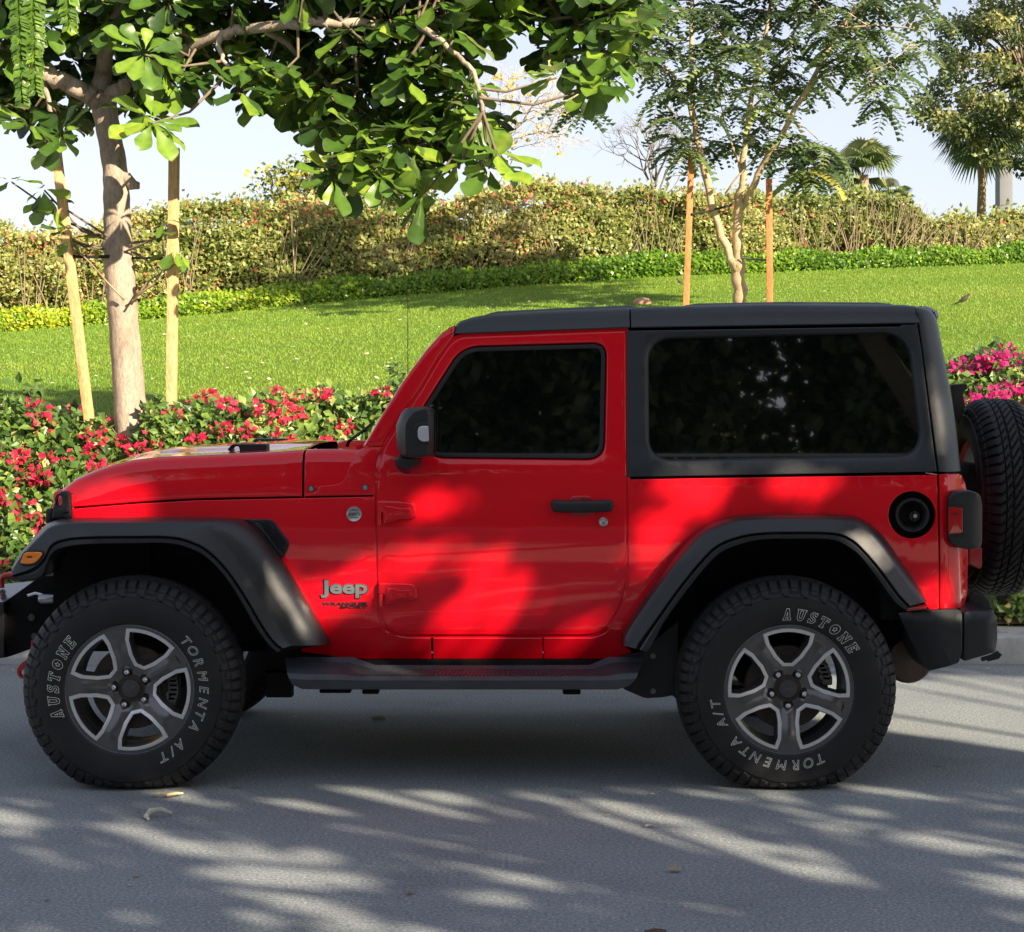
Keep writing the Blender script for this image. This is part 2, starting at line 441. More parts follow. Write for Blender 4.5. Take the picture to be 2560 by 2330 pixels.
def offY(f, d): return lambda X, Z: f(X, Z) + d
dw = [solve(p, bodyY) for p in door_out]; dw = dw if area2(dw) > 0 else dw[::-1]
for fl in (False, True): panelXZ("door_frame", offs(dens(dw, .05), -.016), offY(bodyY, .0075), RED, car, [offs(dens(dw, .05), .012)], rnd=.001, th=.004, sp=.2, far=fl)
def pane(name, out, d, parent, far):
    if area2(out) < 0: out = out[::-1]
    V = []
    for dd in (0, .004):
        for x, z in out: y = .135 + .010 + TILT * (z - 1.18) + d + dd; V.append((x, CARW - y if far else y, z))
    n = len(out); F = [tuple(range(n)), tuple(range(n, 2 * n))[::-1]] + [(i, (i + 1) % n, n + (i + 1) % n, n + i) for i in range(n)]
    return mkobj(name, V, F, GLASS, parent, smooth=False)
def inset_px(poly, d):
    p = dens(poly, 12); return offs(p, d) if area2(p) > 0 else offs(p[::-1], d)
sealo = inset_px(win_out, 2); seali = inset_px(win_out, 13)
for fl in (False, True):
    so_ = [solve(p, bodyY) for p in sealo]; si_ = [solve(p, bodyY) for p in seali]; g_ = [solve(p, bodyY) for p in inset_px(win_out, 10)]
    panelXZ("window_seal", so_, offY(bodyY, .010), RUBBER, door, [si_], rnd=.003, th=.01, sp=.2, far=fl)
    pane("door_window", g_, .017, door, fl)
# quarter panel with filler hole, sill piece, rear corner
fc = cC(1322, 1078); frad = 108 / 1.835
filler = [(fc[0] + frad * cos(a * pi / 24), fc[1] + frad * sin(a * pi / 24)) for a in range(48)]
q = disp((1236.5, 944), (1400, 941)) + [cC(1438, 894), cC(1445, 1508), cC(1400, 1510)]
q += [p for p in midR[::-1]][3:-1]
q += disp((1245, 1283), (1232, 1297), (1070.5, 1297), (1070, 1255.5), (1160, 1255)) + rpoly(disp((1166, 1255), (1193, 1247, 12), (1226, 1195, 25), (1236.5, 1156, 20), (1236.5, 1080)))
panel("quarter_panel", q, bodyY, RED, car, [filler], both=True, rnd=.004, sp=.06)
panel("sill", disp((852, 1255.5), (1068, 1255.5), (1068.5, 1297), (853, 1297)), bodyY, RED, car, both=True, rnd=.004, th=.03)
rc = rpoly([(*cC(1448, 892),), (*cC(1545, 888), 8), (*cC(1572, 945), 14), (*cC(1578, 1240), 4), (*cC(1576, 1440), 8), (*cC(1556, 1505), 6), (*cC(1449, 1508),)])
panel("rear_corner_panel", rc, rearY, RED, car, both=True, rnd=.004, sp=.025, th=.04)
# sill edge bevel below the doors and dark strip
m = MB(); m.box(P(*cU(560, 1300), .2) , P(*cU(1260, 1310), .2) + Vector((0, .2, 0))); m.build("rocker_strip", DARK, car)

# fuel filler
m = MB(); c = P(*fc, .14)
m.rev([(.0655, .006), (.0668, -.002), (.064, -.008), (.056, -.008), (.050, .002), (.046, .03), (.042, .055), (.0001, .057)], c, n=48)
ff = m.build("fuel_filler", BLACK, car)
m = MB(); cc = P(*cC(1328, 1082), .19); m.rev([(.0001, -.022), (.020, -.022), (.0235, -.018), (.0245, 0), (.0245, .015)], cc, n=28); m.box(cc + Vector((-.004, -.03, -.022)), cc + Vector((.004, -.02, .022)), .002)
capo = m.build("filler_cap", BLACK, ff)
m = MB(); m.rev([(.0001, -.033), (.0075, -.033), (.0085, -.030), (.0085, -.02)], cc + Vector((0, 0, .002)), n=16); m.build("cap_lock", SILVER, ff)

# ---- hood and cowl
Xh0 = P(*cA(252, 380), .3).x; 
def crest(px):  # upper hood line in display px
    return interp(px, [98, 104, 118, 145, 185, 240, 300, 420, 520, 600, 660, 700, 745], [1003, 985, 962, 942, 925, 908, 900, 895, 891, 885, 884.5, 885, 886])
def seam(px): return interp(px, [98, 143, 270, 386, 593, 740], [1003.5, 999, 989, 982, 978, 975.5])
def hoodrow(u, far_u=None):
    """section across the hood at display px u on the near side"""
    x = P(u * 1.26984, 0, .2).x; yb = bodyY(x, 1.1)
    zs = P(0, seam(u) * 1.26984, yb).z; q = P(u * 1.26984, crest(u) * 1.26984, yb + .035); x = P(u * 1.26984, 0, yb).x
    zt = q.z; H = max(zt - zs, .002); r = min(.05, H * .75); row = [Vector((x, yb + .016, zs)), Vector((x, yb + .001, zs + min(.003, H*.2))), Vector((x, yb, zs + min(.006, H*.3)))]
    row.append(Vector((x, yb + .004, lerp(zs + min(.006, H*.3), zt - r, .33)))); row.append(Vector((x, yb + .010, lerp(zs + min(.006, H*.3), zt - r, .66))))
    for k in range(8):
        a = pi / 2 * k / 7; row.append(Vector((x, yb + .018 + r * 1.15 * (1 - cos(a)), zt - r + r * sin(a))))
    y0 = row[-1].y; half = .94 - y0
    for t in (.06, .12, .2, .3, .36, .42, .55, .7, .85, 1.0):
        rise = .012 * sin(pi / 2 * t) + .014 * sm((t - .36) / .12) * sm((u - 180) / 120) * (1 - sm((u - 560) / 40))
        if u > 596: rise = -.045 * sm((t - .04) / .16)
        row.append(Vector((x, y0 + half * t, zt + rise * clamp(H * 12))))
    # front edge bows forward
    for p in row: p.x -= .05 * sm((p.y - yb) / (.94 - yb)) * (1 - sm((u - 98) / 300))
    full = row + [Vector((p.x, CARW - p.y, p.z)) for p in row[-2::-1]]
    return full
us = [99, 101, 104, 108, 113, 120, 130, 145, 165, 190, 220, 260, 310, 360, 420, 480, 540, 592, 594.5]
rows = [hoodrow(u) for u in us]
for p in rows[-1]: p.z -= .006
V, F = loftgrid(rows); hood = mkobj("hood", V, F, RED, car, sharp=50)
us = [599, 601.5, 620, 650, 680, 700, 715, 730, 738.5]; rows = [hoodrow(u) for u in us]
for p in rows[0]: p.z -= .006
V, F = loftgrid(rows); cowl = mkobj("cowl", V, F, RED, car, sharp=50)
# raised base of the windscreen pillar
pb = rpoly([(*cK(1520, 425), 6), (*cK(1560, 350), 4), (*cK(1640, 283),), (*cK(1812, 285),), (*cK(1782, 385),), (*cK(1760, 560),), (*cK(1757, 745),), (*cK(1180, 752), 6), (*cK(1190, 668), 6), (*cK(1400, 650), 25), (*cK(1465, 600), 20)])
panel("cowl_side", pb, offY(bodyY, -.0035), RED, cowl, both=True, rnd=.004, sp=.04, th=.02)
def bolt(p, r, mat, name, parent, ax=-1):
    m = MB(); m.rev([(.0001, -.006), (r * .55, -.0055), (r * .8, -.003), (r * .85, 0.0), (r * 1.15, -.001), (r * 1.2, .004)], p, n=14); return m.build(name, mat, parent)
for xy in ((1122, 690), (1666, 678)):
    q = solve(cK(*xy), bodyY); bolt(Vector((q[0], bodyY(*q) - .004, q[1])), .0080, SILVER, "bolt", cowl)
    m = MB(); m.rev([(.0092, -.0025), (.0125, -.002), (.0130, .003)], (q[0], bodyY(*q) - .004, q[1]), n=18); m.build("bolt_ring", BLACK, cowl)
# washer nozzles and hood bumpers
for (x0, x1, z0, z1, Y) in ((275, 670, 238, 335, .41), (510, 860, 185, 262, 1.40)):
    a = P(*cK(x0, z1 + 10), Y); b = P(*cK(x1, z0), Y); H = b.z - a.z
    outl = rpoly([(a.x, a.z + H * .45, .004), (a.x + .018, a.z + H * .95, .004), (b.x, b.z - .002, .006), (b.x, a.z + .004, .004), (a.x + .02, a.z, .004)])
    hole = rpoly([(a.x + .012, a.z + H * .45, .003), (a.x + .022, a.z + H * .75, .002), (a.x + .045, a.z + H * .72, .003), (a.x + .05, a.z + H * .3, .003), (a.x + .022, a.z + H * .25, .003)])
    panelXZ("hood_vent_scoop", outl, lambda X, Z, Y=Y: Y, BLACK, hood, [hole], th=.10, rnd=.003, back=True)
# hood latch
hl = rpoly([(*cN(442, 396), 4), (*cN(450, 300), 6), (*cN(478, 195), 12), (*cN(530, 155), 12), (*cN(590, 172), 8), (*cN(600, 300), 4), (*cN(608, 390), 6), (*cN(575, 402), 4), (*cN(540, 385), 4), (*cN(520, 396), 4)])
hh = [cN(503 + 24 * cos(a), 250 + 52 * sin(a)) for a in [k * pi / 10 for k in range(20)]]
latch = panel("hood_latch", hl, lambda X, Z: bodyY(X, Z) - .028, BLACK, car, [hh], both=True, rnd=.006, th=.03, sp=.03)
m = MB(); m.rev([(.0001, -.012), (.007, -.012), (.0085, -.008), (.010, -.006), (.010, .01)], P(*cN(562, 325), .215), n=16); m.build("latch_pivot", BLACK, latch)
m = MB(); m.box(P(*cN(590, 385), .25), P(*cN(628, 195), .25) + Vector((0, .05, 0)), .006); m.build("latch_bracket", RED, latch)
# hood side catch (small ball on the cowl)
m = MB(); q = P(*cK(1170, 322), .30); m.tube([q + Vector((-.07, 0, -.012)), q + Vector((-.02, 0, -.004)), q + Vector((0, 0, .004)), q + Vector((.012, 0, -.008))], [.004, .008, .012, .006], 10); m.build("hood_hinge", RED, hood)

# ---- windscreen, pillars
pil = rpoly([(*cB(690, 226), 6), (*cB(684, 290), 4), (*cB(600, 400), 20), (*cB(510, 556),), (*cB(405, 716),), (*cB(316, 852),), (*cB(218, 848),), (*cB(300, 708),), (*cB(420, 518),), (*cB(540, 355),), (*cB(618, 268), 20)])
wf = panel("windscreen_frame", pil, bodyY, RED, car, both=True, rnd=.014, th=.07, sp=.05, back=True)
b0 = P(*cB(225, 850), .24); t0 = P(*cB(640, 262), .30)
dirw = (t0 - b0); nrm = Vector((-dirw.z, 0, dirw.x)).normalized()
def wq(t, y, d=0): p = b0 + Vector((dirw.x, 0, dirw.z)) * t + nrm * d; return Vector((p.x, y, p.z))
m = MB()
m.add([wq(0.0, .24, -.006), wq(0.0, 1.64, -.006), wq(1.0, 1.58, -.006), wq(1.0, .30, -.006)], [(0, 1, 2, 3)]); m.build("windscreen_glass", simple("windscreen_tint", (.01, .013, .014), .03, spec=.6), wf)
m = MB()
m.add([wq(.90, .30, -.002), wq(.90, 1.58, -.002), wq(1.04, 1.58, -.002), wq(1.04, .30, -.002), wq(.90, .30, -.04), wq(.90, 1.58, -.04), wq(1.04, 1.58, -.04), wq(1.04, .30, -.04)], [(0, 1, 2, 3), (4, 7, 6, 5), (0, 4, 5, 1), (3, 2, 6, 7)]); m.build("windscreen_header", RED, wf)
# wipers and cowl grille
m = MB()
for y in (.42, .95): m = MB(); m.tube([P(*cK(1480, 268), y + .0), P(*cK(1500, 215), y) , P(*cK(1640, 110), y + .02), P(*cK(1760, 10), y + .05)], [.008, .007, .006, .004], 6); m.build("wiper", BLACK, wf)
m = MB(); V, F = loftgrid([[P(*cK(1205, 318), y), P(*cK(1260, 285), y), P(*cK(1400, 232), y), P(*cK(1560, 190), y), P(*cK(1650, 190), y), P(*cK(1650, 330), y)] for y in (.36, .5, .8, 1.1, 1.4)])
m.add(V, F); m.build("cowl_grille", BLACK, wf)
for y in (.40,): 
    m = MB(); q = P(*cK(1600, 262), .33); m.box(q + Vector((-.012, -.01, -.012)), q + Vector((.014, .02, .01)), .004); m.build("frame_bracket", RED, wf)
# antenna
m = MB(); t = P(*cU(803, 578), 1.70); b = P(*cU(803, 900), 1.70); m.tube([b, t], [.0028, .0016], 5); m.build("antenna", BLACK, car)

# ---- hardtop
def zroof(u): return interp(u, [893, 897, 905, 925, 960, 1050, 1240, 1500, 1780, 1806], [650, 641, 633, 626, 619.5, 613.5, 606, 598.5, 600.5, 603])
def zrail(u): return interp(u, [893, 1240, 1800], [658.5, 646, 637])
def roofrow(u, dz=0.0):
    yb = .222; q = P(u * 1.26984, zrail(u) * 1.26984, yb); x = q.x
    zt = P(0, zroof(u) * 1.26984, yb + .05).z - dz; zb = q.z; yb = bodyY(x, zb) - .006
    r = min(.045, (zt - zb) * .5)
    row = [Vector((x, yb + .03, zb)), Vector((x, yb + .002, zb)), Vector((x, yb, zb + .004)), Vector((x, lerp(yb, yb + .016, .5), lerp(zb, zt - r, .5)))]
    for k in range(7):
        a = pi / 2 * k / 6; row.append(Vector((x, yb + .016 + .055 * (1 - cos(a)), zt - r + r * sin(a))))
    for y, z in ((.45, .006), (.65, .012), (.94, .014)): row.append(Vector((x, y, zt + z)))
    return row + [Vector((p.x, CARW - p.y, p.z)) for p in row[-2::-1]]
def roof(name, us):
    rows = [roofrow(us[0], .006)] + [roofrow(u) for u in us[1:-1]] + [roofrow(us[-1], .004)]
    m = MB(); V, F = loftgrid(rows); m.add(V, F)
    for r in (rows[0], rows[-1]): m.add(r, [tuple(range(len(r)))])
    return m.build(name, HTOP, car, sharp=30, fix=True)
r1 = roof("front_roof_panel", [893.2, 894.5, 898, 905, 915, 930, 960, 1010, 1080, 1160, 1236, 1238.5])
r2 = roof("rear_roof_panel", [1241.5, 1244, 1300, 1400, 1500, 1600, 1700, 1780, 1804, 1806])
for (u0, u1, du, par, zz) in ((955, 1262, 22, r1, 1.5), (1338, 1765, 28, r2, 1.5)):
    a = P(u0 * 1.26984, 0, .45); b = P(u1 * 1.26984, 0, .45); m = MB(); rows = []
    for t in (0, .03, .08, .5, .92, .97, 1):
        u = lerp(u0, u1, t); x = lerp(a.x, b.x, t); z = P(0, zroof(u) * 1.26984, .27).z + .004; h = {0: -.004, .03: .008, .08: .013, .5: .013, .92: .013, .97: .008, 1: -.004}[t]
        rows.append([Vector((x, y, z + h * k)) for y, k in ((.40, -.5), (.43, .9), (.46, 1.1), (.72, 1.15), (.76, .2), (.80, -.5), (1.08, -.5), (1.12, .2), (1.16, 1.15), (1.42, 1.1), (1.45, .9), (1.48, -.5))])
    V, F = loftgrid(rows); m.add(V, F); m.build("roof_rib", HTOP, par)
side_o = rpoly([(*cC(13, 232),), (*cC(1268, 213),), (*cC(1270, 205),), (*cC(1345, 204),), (*cC(1362, 300),), (*cC(1400, 600),), (*cC(1437, 880),), (*cC(13, 904),)])
qg = rpoly([(*cC(134, 292), 48), (*cC(1285, 262), 62), (*cC(1345, 784), 52), (*cC(138, 806), 48)], 8)
qo = offs(dens(qg, 14), -11) if area2(qg) > 0 else offs(dens(qg, 14)[::-1], -11)
hs = panel("hardtop_side", side_o, bodyY, HTOP, car, [qo], both=True, rnd=.004, hr=.022, th=.03, sp=.05)
for fl in (False, True):
    g_ = [solve(p, bodyY) for p in qo]
    pane("quarter_window", g_, .024, hs, fl)
# B pillar strip between the door frame and hardtop is the hardtop edge itself; rear corner:
SILY = [118, 121, 135, 158, 190, 235, 480, 670, 878]; SILX = [1352, 1385, 1415, 1434, 1445, 1453, 1500, 1530, 1551]
rows = []
for py in (119, 120.5, 124, 129, 136, 146, 160, 180, 204, 235, 270, 300, 400, 500, 600, 700, 800, 860, 880):
    sx_ = interp(py, [118, 204, 300, 600, 882], [1336, 1350, 1364, 1403, 1441]) + 2.5; ex_ = interp(py, SILY, SILX)
    a_ = P(*cC(sx_, py), .2); yb = bodyY(a_.x, a_.z); a_ = P(*cC(sx_, py), yb); e_ = P(*cC(ex_, py), yb + .07)
    top = 1 - sqrt(max(0, 1 - clamp((150 - py) / 31.5) ** 2)); yb += .06 * top; w_ = max(.004, e_.x - a_.x); z = a_.z
    row = [Vector((a_.x, yb + .03, z)), Vector((a_.x, yb + .004, z)), Vector((a_.x + .003, yb, z))]
    for k in range(1, 11):
        t = pi / 2 * k / 10; row.append(Vector((a_.x + .003 + (w_ - .003) * (.30 * k / 10 + .70 * sin(t)) , yb + .095 * (1 - cos(t)), z)))
    row.append(Vector((e_.x, .45, z))); rows.append(row)
for fl in (0, 1):
    V, F = loftgrid([[Vector((p.x, CARW - p.y, p.z)) if fl else p for p in r] for r in rows]); mkobj("hardtop_corner", V, F, HTOP, car, sharp=45)
m = MB()      # spoiler lip and rear of the hardtop
rows = []
for y in (.27, .32, .45, .94, 1.43, 1.56, 1.61):
    k = 0 if .3 < y < 1.58 else 1
    pts = [cC(1370, 118), cC(1402, 121), cC(1440, 140), cC(1449, 160), cC(1440, 190), cC(1425, 215)]
    rows.append([P(*p, .30) * Vector((1, 0, 1)) + Vector((-.02 * k, y, -.008 * k)) if False else Vector((P(*p, .30).x - .02 * k, y, P(*p, .30).z - .008 * k)) for p in pts])
V, F = loftgrid(rows); m.add(V, F); m.build("rear_spoiler", HTOP, car)
m = MB(); rows = []
for y in (.33, 1.55):
    rows.append([Vector((XsilTop(z) - .025, y, z)) for z in (1.80, 1.6, 1.4, 1.17)])
V, F = loftgrid(rows); m.add(V, F); m.build("rear_window", GLASS, car)
m = MB(); m.box((1.70, .26, .62), (1.735, 1.62, 1.165), .01); tg = m.build("tailgate", RED, car)
# inner shell so that no light passes through gaps
m = MB()
m.box((-1.60, .34, .52), (1.68, 1.54, 1.02)); m.box((-.44, .30, 1.0), (1.62, 1.58, 1.235)); m.box((-1.50, .33, .98), (-.46, 1.55, 1.15)); m.build("inner_shell", DARK, car)
m = MB(); m.box((-1.80, .315, .60), (-1.42, .335, .985)); m.build("inner_fender", DARK, car)
m = MB(); m.box((-.62, .26, .50), (.72, 1.62, 1.10)); m.build("cabin_floor", DARK, car)
for a_, b_ in ((.18, .36), (1.52, 1.70)): m = MB(); m.box((1.42, a_, .62), (1.66, b_, 1.15)); m.build("rear_shell", DARK, car)
m = MB(); rows = []
for u, z in ((-.02, 1.20), (.0, 1.78)): pass
V = [(-.35, .30, 1.2), (1.55, .30, 1.2), (1.50, .33, 1.76), (.12, .33, 1.76)]; 
m.add(V, [(0, 1, 2, 3)]); m.build("cabin_lining", DARK, car); m = MB(); m.add([(x, CARW - y, z) for x, y, z in V], [(3, 2, 1, 0)]); m.build("cabin_lining", DARK, car)

# ---- grille / nose
m = MB(); m.box((P(*cA(247, 400), .3).x, .36, .80), (P(*cA(247, 400), .3).x + .07, 1.52, 1.11), .02); gr = m.build("grille", RED, car)
m = MB()
for k in range(7):
    y = .94 + (k - 3) * .115; x = P(*cA(247, 400), .3).x; m = MB(); m.box((x - .004, y - .03, .82), (x + .01, y + .03, 1.04), .003); m.build("grille_slot", BLACK, gr)
for y in (.42, 1.46):
    m = MB(); m.rev([(.0001, -.03), (.06, -.025), (.085, -.01), (.09, .02)], (P(*cA(247, 400), .3).x, y, .95), 'X', 28); m.build("headlight", simple("headlight_lens", (.5, .52, .55), .1, coat=1), gr)
m = MB(); m.box(P(*cN(385, 440), .30), P(*cN(450, 312), .30) + Vector((0, .3, 0)), .008); m.build("grille_edge", BLACK, gr)

# marker lamp, front
ml = rpoly([(*cN(160, 785), 4), (*cN(188, 690), 12), (*cN(215, 668), 6), (*cN(350, 668), 10), (*cN(372, 695), 10), (*cN(345, 740), 14), (*cN(300, 785), 10), (*cN(240, 795), 6)])
mlb = panel("marker_lamp", ml, lambda X, Z: -.004, BLACK, car, rnd=.003, th=.05, back=True)
mli = rpoly([(*cN(168, 778), 4), (*cN(196, 696), 10), (*cN(218, 680), 4), (*cN(345, 678), 8), (*cN(362, 698), 8), (*cN(338, 732), 12), (*cN(295, 776), 8), (*cN(240, 785), 4)])
panel("amber_lens", mli, lambda X, Z: -.008, LENSO, mlb, rnd=.005, th=.02, back=True)
m = MB(); a = P(*cN(232, 728), -.012); b = P(*cN(270, 715), -.012); m.box((a.x, -.0105, a.z), (b.x, -.009, b.z)); m.build("lens_mark", BLACK, mlb)
# fender vent
vo = rpoly([(*cA(1212, 402), 2), (*cA(1388, 404), 12), (*cA(1480, 528), 14), (*cA(1441, 606), 6), (*cA(1345, 480), 30), (*cA(1285, 424), 20)])
vi = rpoly([(*cA(1305, 417), 2), (*cA(1378, 416), 10), (*cA(1466, 530), 12), (*cA(1438, 585), 4), (*cA(1365, 485), 20)])
vent = panel("fender_vent", vo, offY(bodyY, -.006), FLARE, car, [vi], rnd=.003, th=.02, sp=.05)
vm = [solve(p, bodyY) for p in vi]; holes = []
xs = [p[0] for p in vm]; zs = [p[1] for p in vm]; hx = .0115
j = 0; z = min(zs)
while z < max(zs):
    x = min(xs) + (hx / 2 if j % 2 else 0)
    while x < max(xs):
        hexa = [(x + hx * .46 * cos(a * pi / 3 + .5), z + hx * .36 * sin(a * pi / 3 + .5)) for a in range(6)]
        if all(inside(vm, *h) for h in hexa): holes.append(hexa)
        x += hx
    z += hx * .72; j += 1
panelXZ("vent_mesh", vm, offY(bodyY, -.0045), FLARE, vent, holes, rnd=.0004, hr=.0006, th=.003, sp=.2, dsp=.03)
panelXZ("vent_back", vm, offY(bodyY, -.0012), simple("vent_dark", (.002, .002, .002), .9), vent, rnd=.0002, th=.001, sp=.2)

# ---- door fittings
def hinge(cx, cy, s=1.0):
    """cx, cy: crop H coordinates of the plate's upper left corner"""
    f = lambda l: [(*cH(cx + p[0], cy + p[1]), *(p[2:] or ())) for p in l]
    o1 = rpoly(f([(0, 5, 4), (60, 2, 3), (440, 12, 22), (500, 70, 12), (505, 215, 4), (420, 245, 10), (300, 240, 10), (120, 300, 4), (85, 300, 3), (78, 160, 3), (0, 160, 3)]))
    h = panel("hinge", o1, offY(bodyY, -.024), RED, door, rnd=.008, th=.026, sp=.012)
    o2 = rpoly(f([(100, 70, 3), (200, 75, 4), (260, 95, 8), (430, 95, 8), (450, 130, 6), (450, 205, 6), (290, 210, 10), (110, 265, 4)]))
    panel("hinge_plate", o2, offY(bodyY, -.030), RED, h, rnd=.0045, th=.006, sp=.03)
    for bx, by in ((215, 148), (390, 148)):
        qq = solve(cH(cx + bx, cy + by), bodyY); m = MB(); m.rev([(.0001, -.004), (.0035, -.0035), (.004, -.001), (.006, -.002), (.0068, .002)], (qq[0], bodyY(*qq) - .031, qq[1]), n=12); m.build("hinge_bolt", RED, h)
    a = P(*cH(cx + 35, cy + 150), .118); b = P(*cH(cx + 35, cy + 310), .118); m = MB(); m.tube([a, b, b - Vector((0, 0, .003))], [.0078, .0078, .004], 12); m.build("hinge_pin", RED, h)
hinge(925, 258); hinge(945, 1305)
hcx = lambda x, y, Y=.09: P(*cB(x, y), Y)
m = MB(); V = []
ho = rpoly([(*cB(1180, 1118), 10), (*cB(1250, 1124), 8), (*cB(1400, 1124), 8), (*cB(1495, 1118), 14), (*cB(1500, 1180), 14), (*cB(1420, 1186), 6), (*cB(1270, 1188), 6), (*cB(1178, 1182), 14)])
handle = panel("door_handle", ho, offY(bodyY, -.040), BLACK, door, rnd=.012, th=.022, sp=.03, back=True)
m = MB(); 
for (x0, x1) in ((1185, 1225), (1440, 1490)): m = MB(); m.box(hcx(x0, 1180, .10), hcx(x1, 1125, .10) + Vector((0, .05, 0)), .004); m.build("handle_mount", BLACK, handle)
rc_ = rpoly([(*cB(1262, 1150), 4), (*cB(1275, 1100), 14), (*cB(1385, 1098), 14), (*cB(1405, 1150), 8), (*cB(1385, 1208), 12), (*cB(1280, 1206), 12)])
panel("handle_recess", rc_, offY(bodyY, -.002), RED, door, rnd=.0045, th=.006, sp=.02)
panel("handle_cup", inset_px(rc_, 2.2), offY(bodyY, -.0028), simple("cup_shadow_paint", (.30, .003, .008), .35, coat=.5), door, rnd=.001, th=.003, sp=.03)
q = P(*cB(1444, 1232), .13); m = MB(); m.rev([(.0001, -.004), (.010, -.005), (.012, -.009), (.0170, -.008), (.0180, .006)], q, n=24); m.build("door_lock", SILVER, door)

# mirror
def mcr(l, Y, s=1.0, c=(860, 620)): return [P(*cM(c[0] + (p[0] - c[0]) * s, c[1] + (p[1] - c[1]) * s), Y) for p in l]
mo = [(585, 425), (640, 300), (720, 240), (880, 224), (1010, 220), (1120, 250), (1158, 310), (1163, 600), (1160, 940), (1130, 990), (1000, 1012), (800, 1008), (650, 992), (605, 960), (572, 860), (552, 700), (552, 500)]
mi = [(690, 470), (730, 400), (800, 310), (900, 262), (1010, 240), (1040, 262), (1052, 320), (1048, 600), (1045, 940), (1030, 985), (980, 1000), (800, 996), (720, 985), (690, 960), (680, 860), (678, 700), (680, 540)]
rows = [mcr(mo, .055, .94), mcr(mo, .05, .985), mcr(mo, -.02, 1.0), mcr(mo, -.10, .995), mcr([(lerp(a[0], b[0], .45), lerp(a[1], b[1], .45)) for a, b in zip(mo, mi)], -.142, .99), mcr(mi, -.160, .99), mcr(mi, -.165, .93), mcr(mi, -.167, .5)]
for far in (False, True):
    m = MB(); V, F = loftgrid(rows, True); m.add(V, F); n = len(mo)
    m.F.append(tuple(range(n))); m.F.append(tuple(range(7 * n, 8 * n))[::-1])
    if far: m.V = [Vector((v.x, CARW - v.y, v.z)) for v in m.V]
    mir = m.build("wing_mirror", BLACK, car, sharp=30, fix=True)
    if not far:
        o = rpoly([(*cM(878, 600), 4), (*cM(900, 535), 8), (*cM(945, 518), 4), (*cM(1045, 518), 3), (*cM(1056, 755), 4), (*cM(950, 762), 5), (*cM(885, 715), 6)])
        panel("mirror_lamp", o, lambda X, Z: -.176, MIRLAMP, mir, rnd=.004, th=.012)
        o = rpoly([(*cM(800, 560), 10), (*cM(860, 480), 14), (*cM(930, 462), 8), (*cM(1050, 462), 4), (*cM(1072, 800), 6), (*cM(930, 800), 12), (*cM(850, 740), 10)])
        panel("lamp_surround", o, lambda X, Z: -.170, BLACK, mir, rnd=.004, th=.012)
        m = MB(); rr_ = []
        for k, (dy, s) in enumerate(((.12, .75), (.05, 1.0), (-.02, 1.0), (-.07, .9), (-.10, .6), (-.105, .01))):
            c0 = P(*cM(735, 1000), .02); ring = []
            for a in range(24):
                an = 2 * pi * a / 24; x = cos(an); z = sin(an)
                ring.append(Vector((c0.x + .054 * x * s, .02 + dy, c0.z - .002 + (.010 if z > 0 else .060) * z * s)))
            rr_.append(ring)
        V, F = loftgrid(rr_, True); m.add(V, F); m.build("mirror_arm", BLACK, mir, fix=True)
        m = MB(); m.add([Vector((P(*cM(1164, 0), 0).x + .001, y, z)) for y, z in ((.03, P(0, cM(0, 940)[1], 0).z), (-.12, P(0, cM(0, 940)[1], 0).z), (-.12, P(0, cM(0, 300)[1], 0).z), (.03, P(0, cM(0, 300)[1], 0).z))], [(0, 1, 2, 3)]); m.build("mirror_glass", simple("mirror_silver", (.8, .82, .84), .02, metal=1), mir)

# ---- lettering
def font_edges(s, size, fill='NONE', shear=0.0, offset=0.0, extrude=0.0, bevel=0.0):
    cu = bpy.data.curves.new("t", 'FONT'); cu.body = s; cu.size = size; cu.shear = shear; cu.offset = offset
    cu.dimensions = '3D' if fill == 'NONE' else '2D'; cu.fill_mode = 'FULL' if fill == 'NONE' else 'BOTH'; cu.extrude = extrude; cu.bevel_depth = bevel; cu.resolution_u = 4
    ob = bpy.data.objects.new("t", cu); COL.objects.link(ob)
    dg = bpy.context.evaluated_depsgraph_get(); dg.update(); me = bpy.data.meshes.new_from_object(ob.evaluated_get(dg))
    bpy.data.objects.remove(ob); V = [v.co.copy() for v in me.vertices]; E = [tuple(e.vertices) for e in me.edges]; F = [tuple(p.vertices) for p in me.polygons]
    bpy.data.meshes.remove(me); return V, E, F
def textobj(name, s, xy0, xy1, cr, yoff, mat, parent, ext=.003, offset=0.0, shear=0, bev=0.0):
    """solid letters standing on the body between two points (cap height from the y difference)"""
    V, E, F = font_edges(s, 1.0, 'BOTH', shear, offset, .5, 0)
    x0 = min(v.x for v in V); x1 = max(v.x for v in V); y0 = min(v.y for v in V); y1 = max(v.y for v in V)
    a = solve(cr(*xy0), bodyY); b = solve(cr(*xy1), bodyY); W = []
    for v in V:
        X = lerp(a[0], b[0], (v.x - x0) / (x1 - x0)); Z = lerp(a[1], b[1], (v.y - y0) / (y1 - y0)); W.append((X, bodyY(X, Z) + yoff - ext * (.5 + (v.z)), Z))
    return linkme(name, fixnormals(W, F), mat, parent, 30)
textobj("badge_outline", "Jeep", (202, 1510), (822, 1266), cH, .0, simple("badge_edge", (.03, .03, .03), .4), car, .004, .055)
textobj("badge_letters", "Jeep", (215, 1500), (810, 1275), cH, -.003, BADGE, car, .004, .030)
textobj("model_letters", "WRANGLER", (228, 1602), (815, 1556), cH, .0, BLACK, car, .002, .05, .1)
textobj("trim_letters", "SPORT", (450, 1642), (805, 1608), cH, .0, BLACK, car, .002, .045, .1)
q = P(*cH(638, 432), .135); yb = bodyY(q.x, q.z)
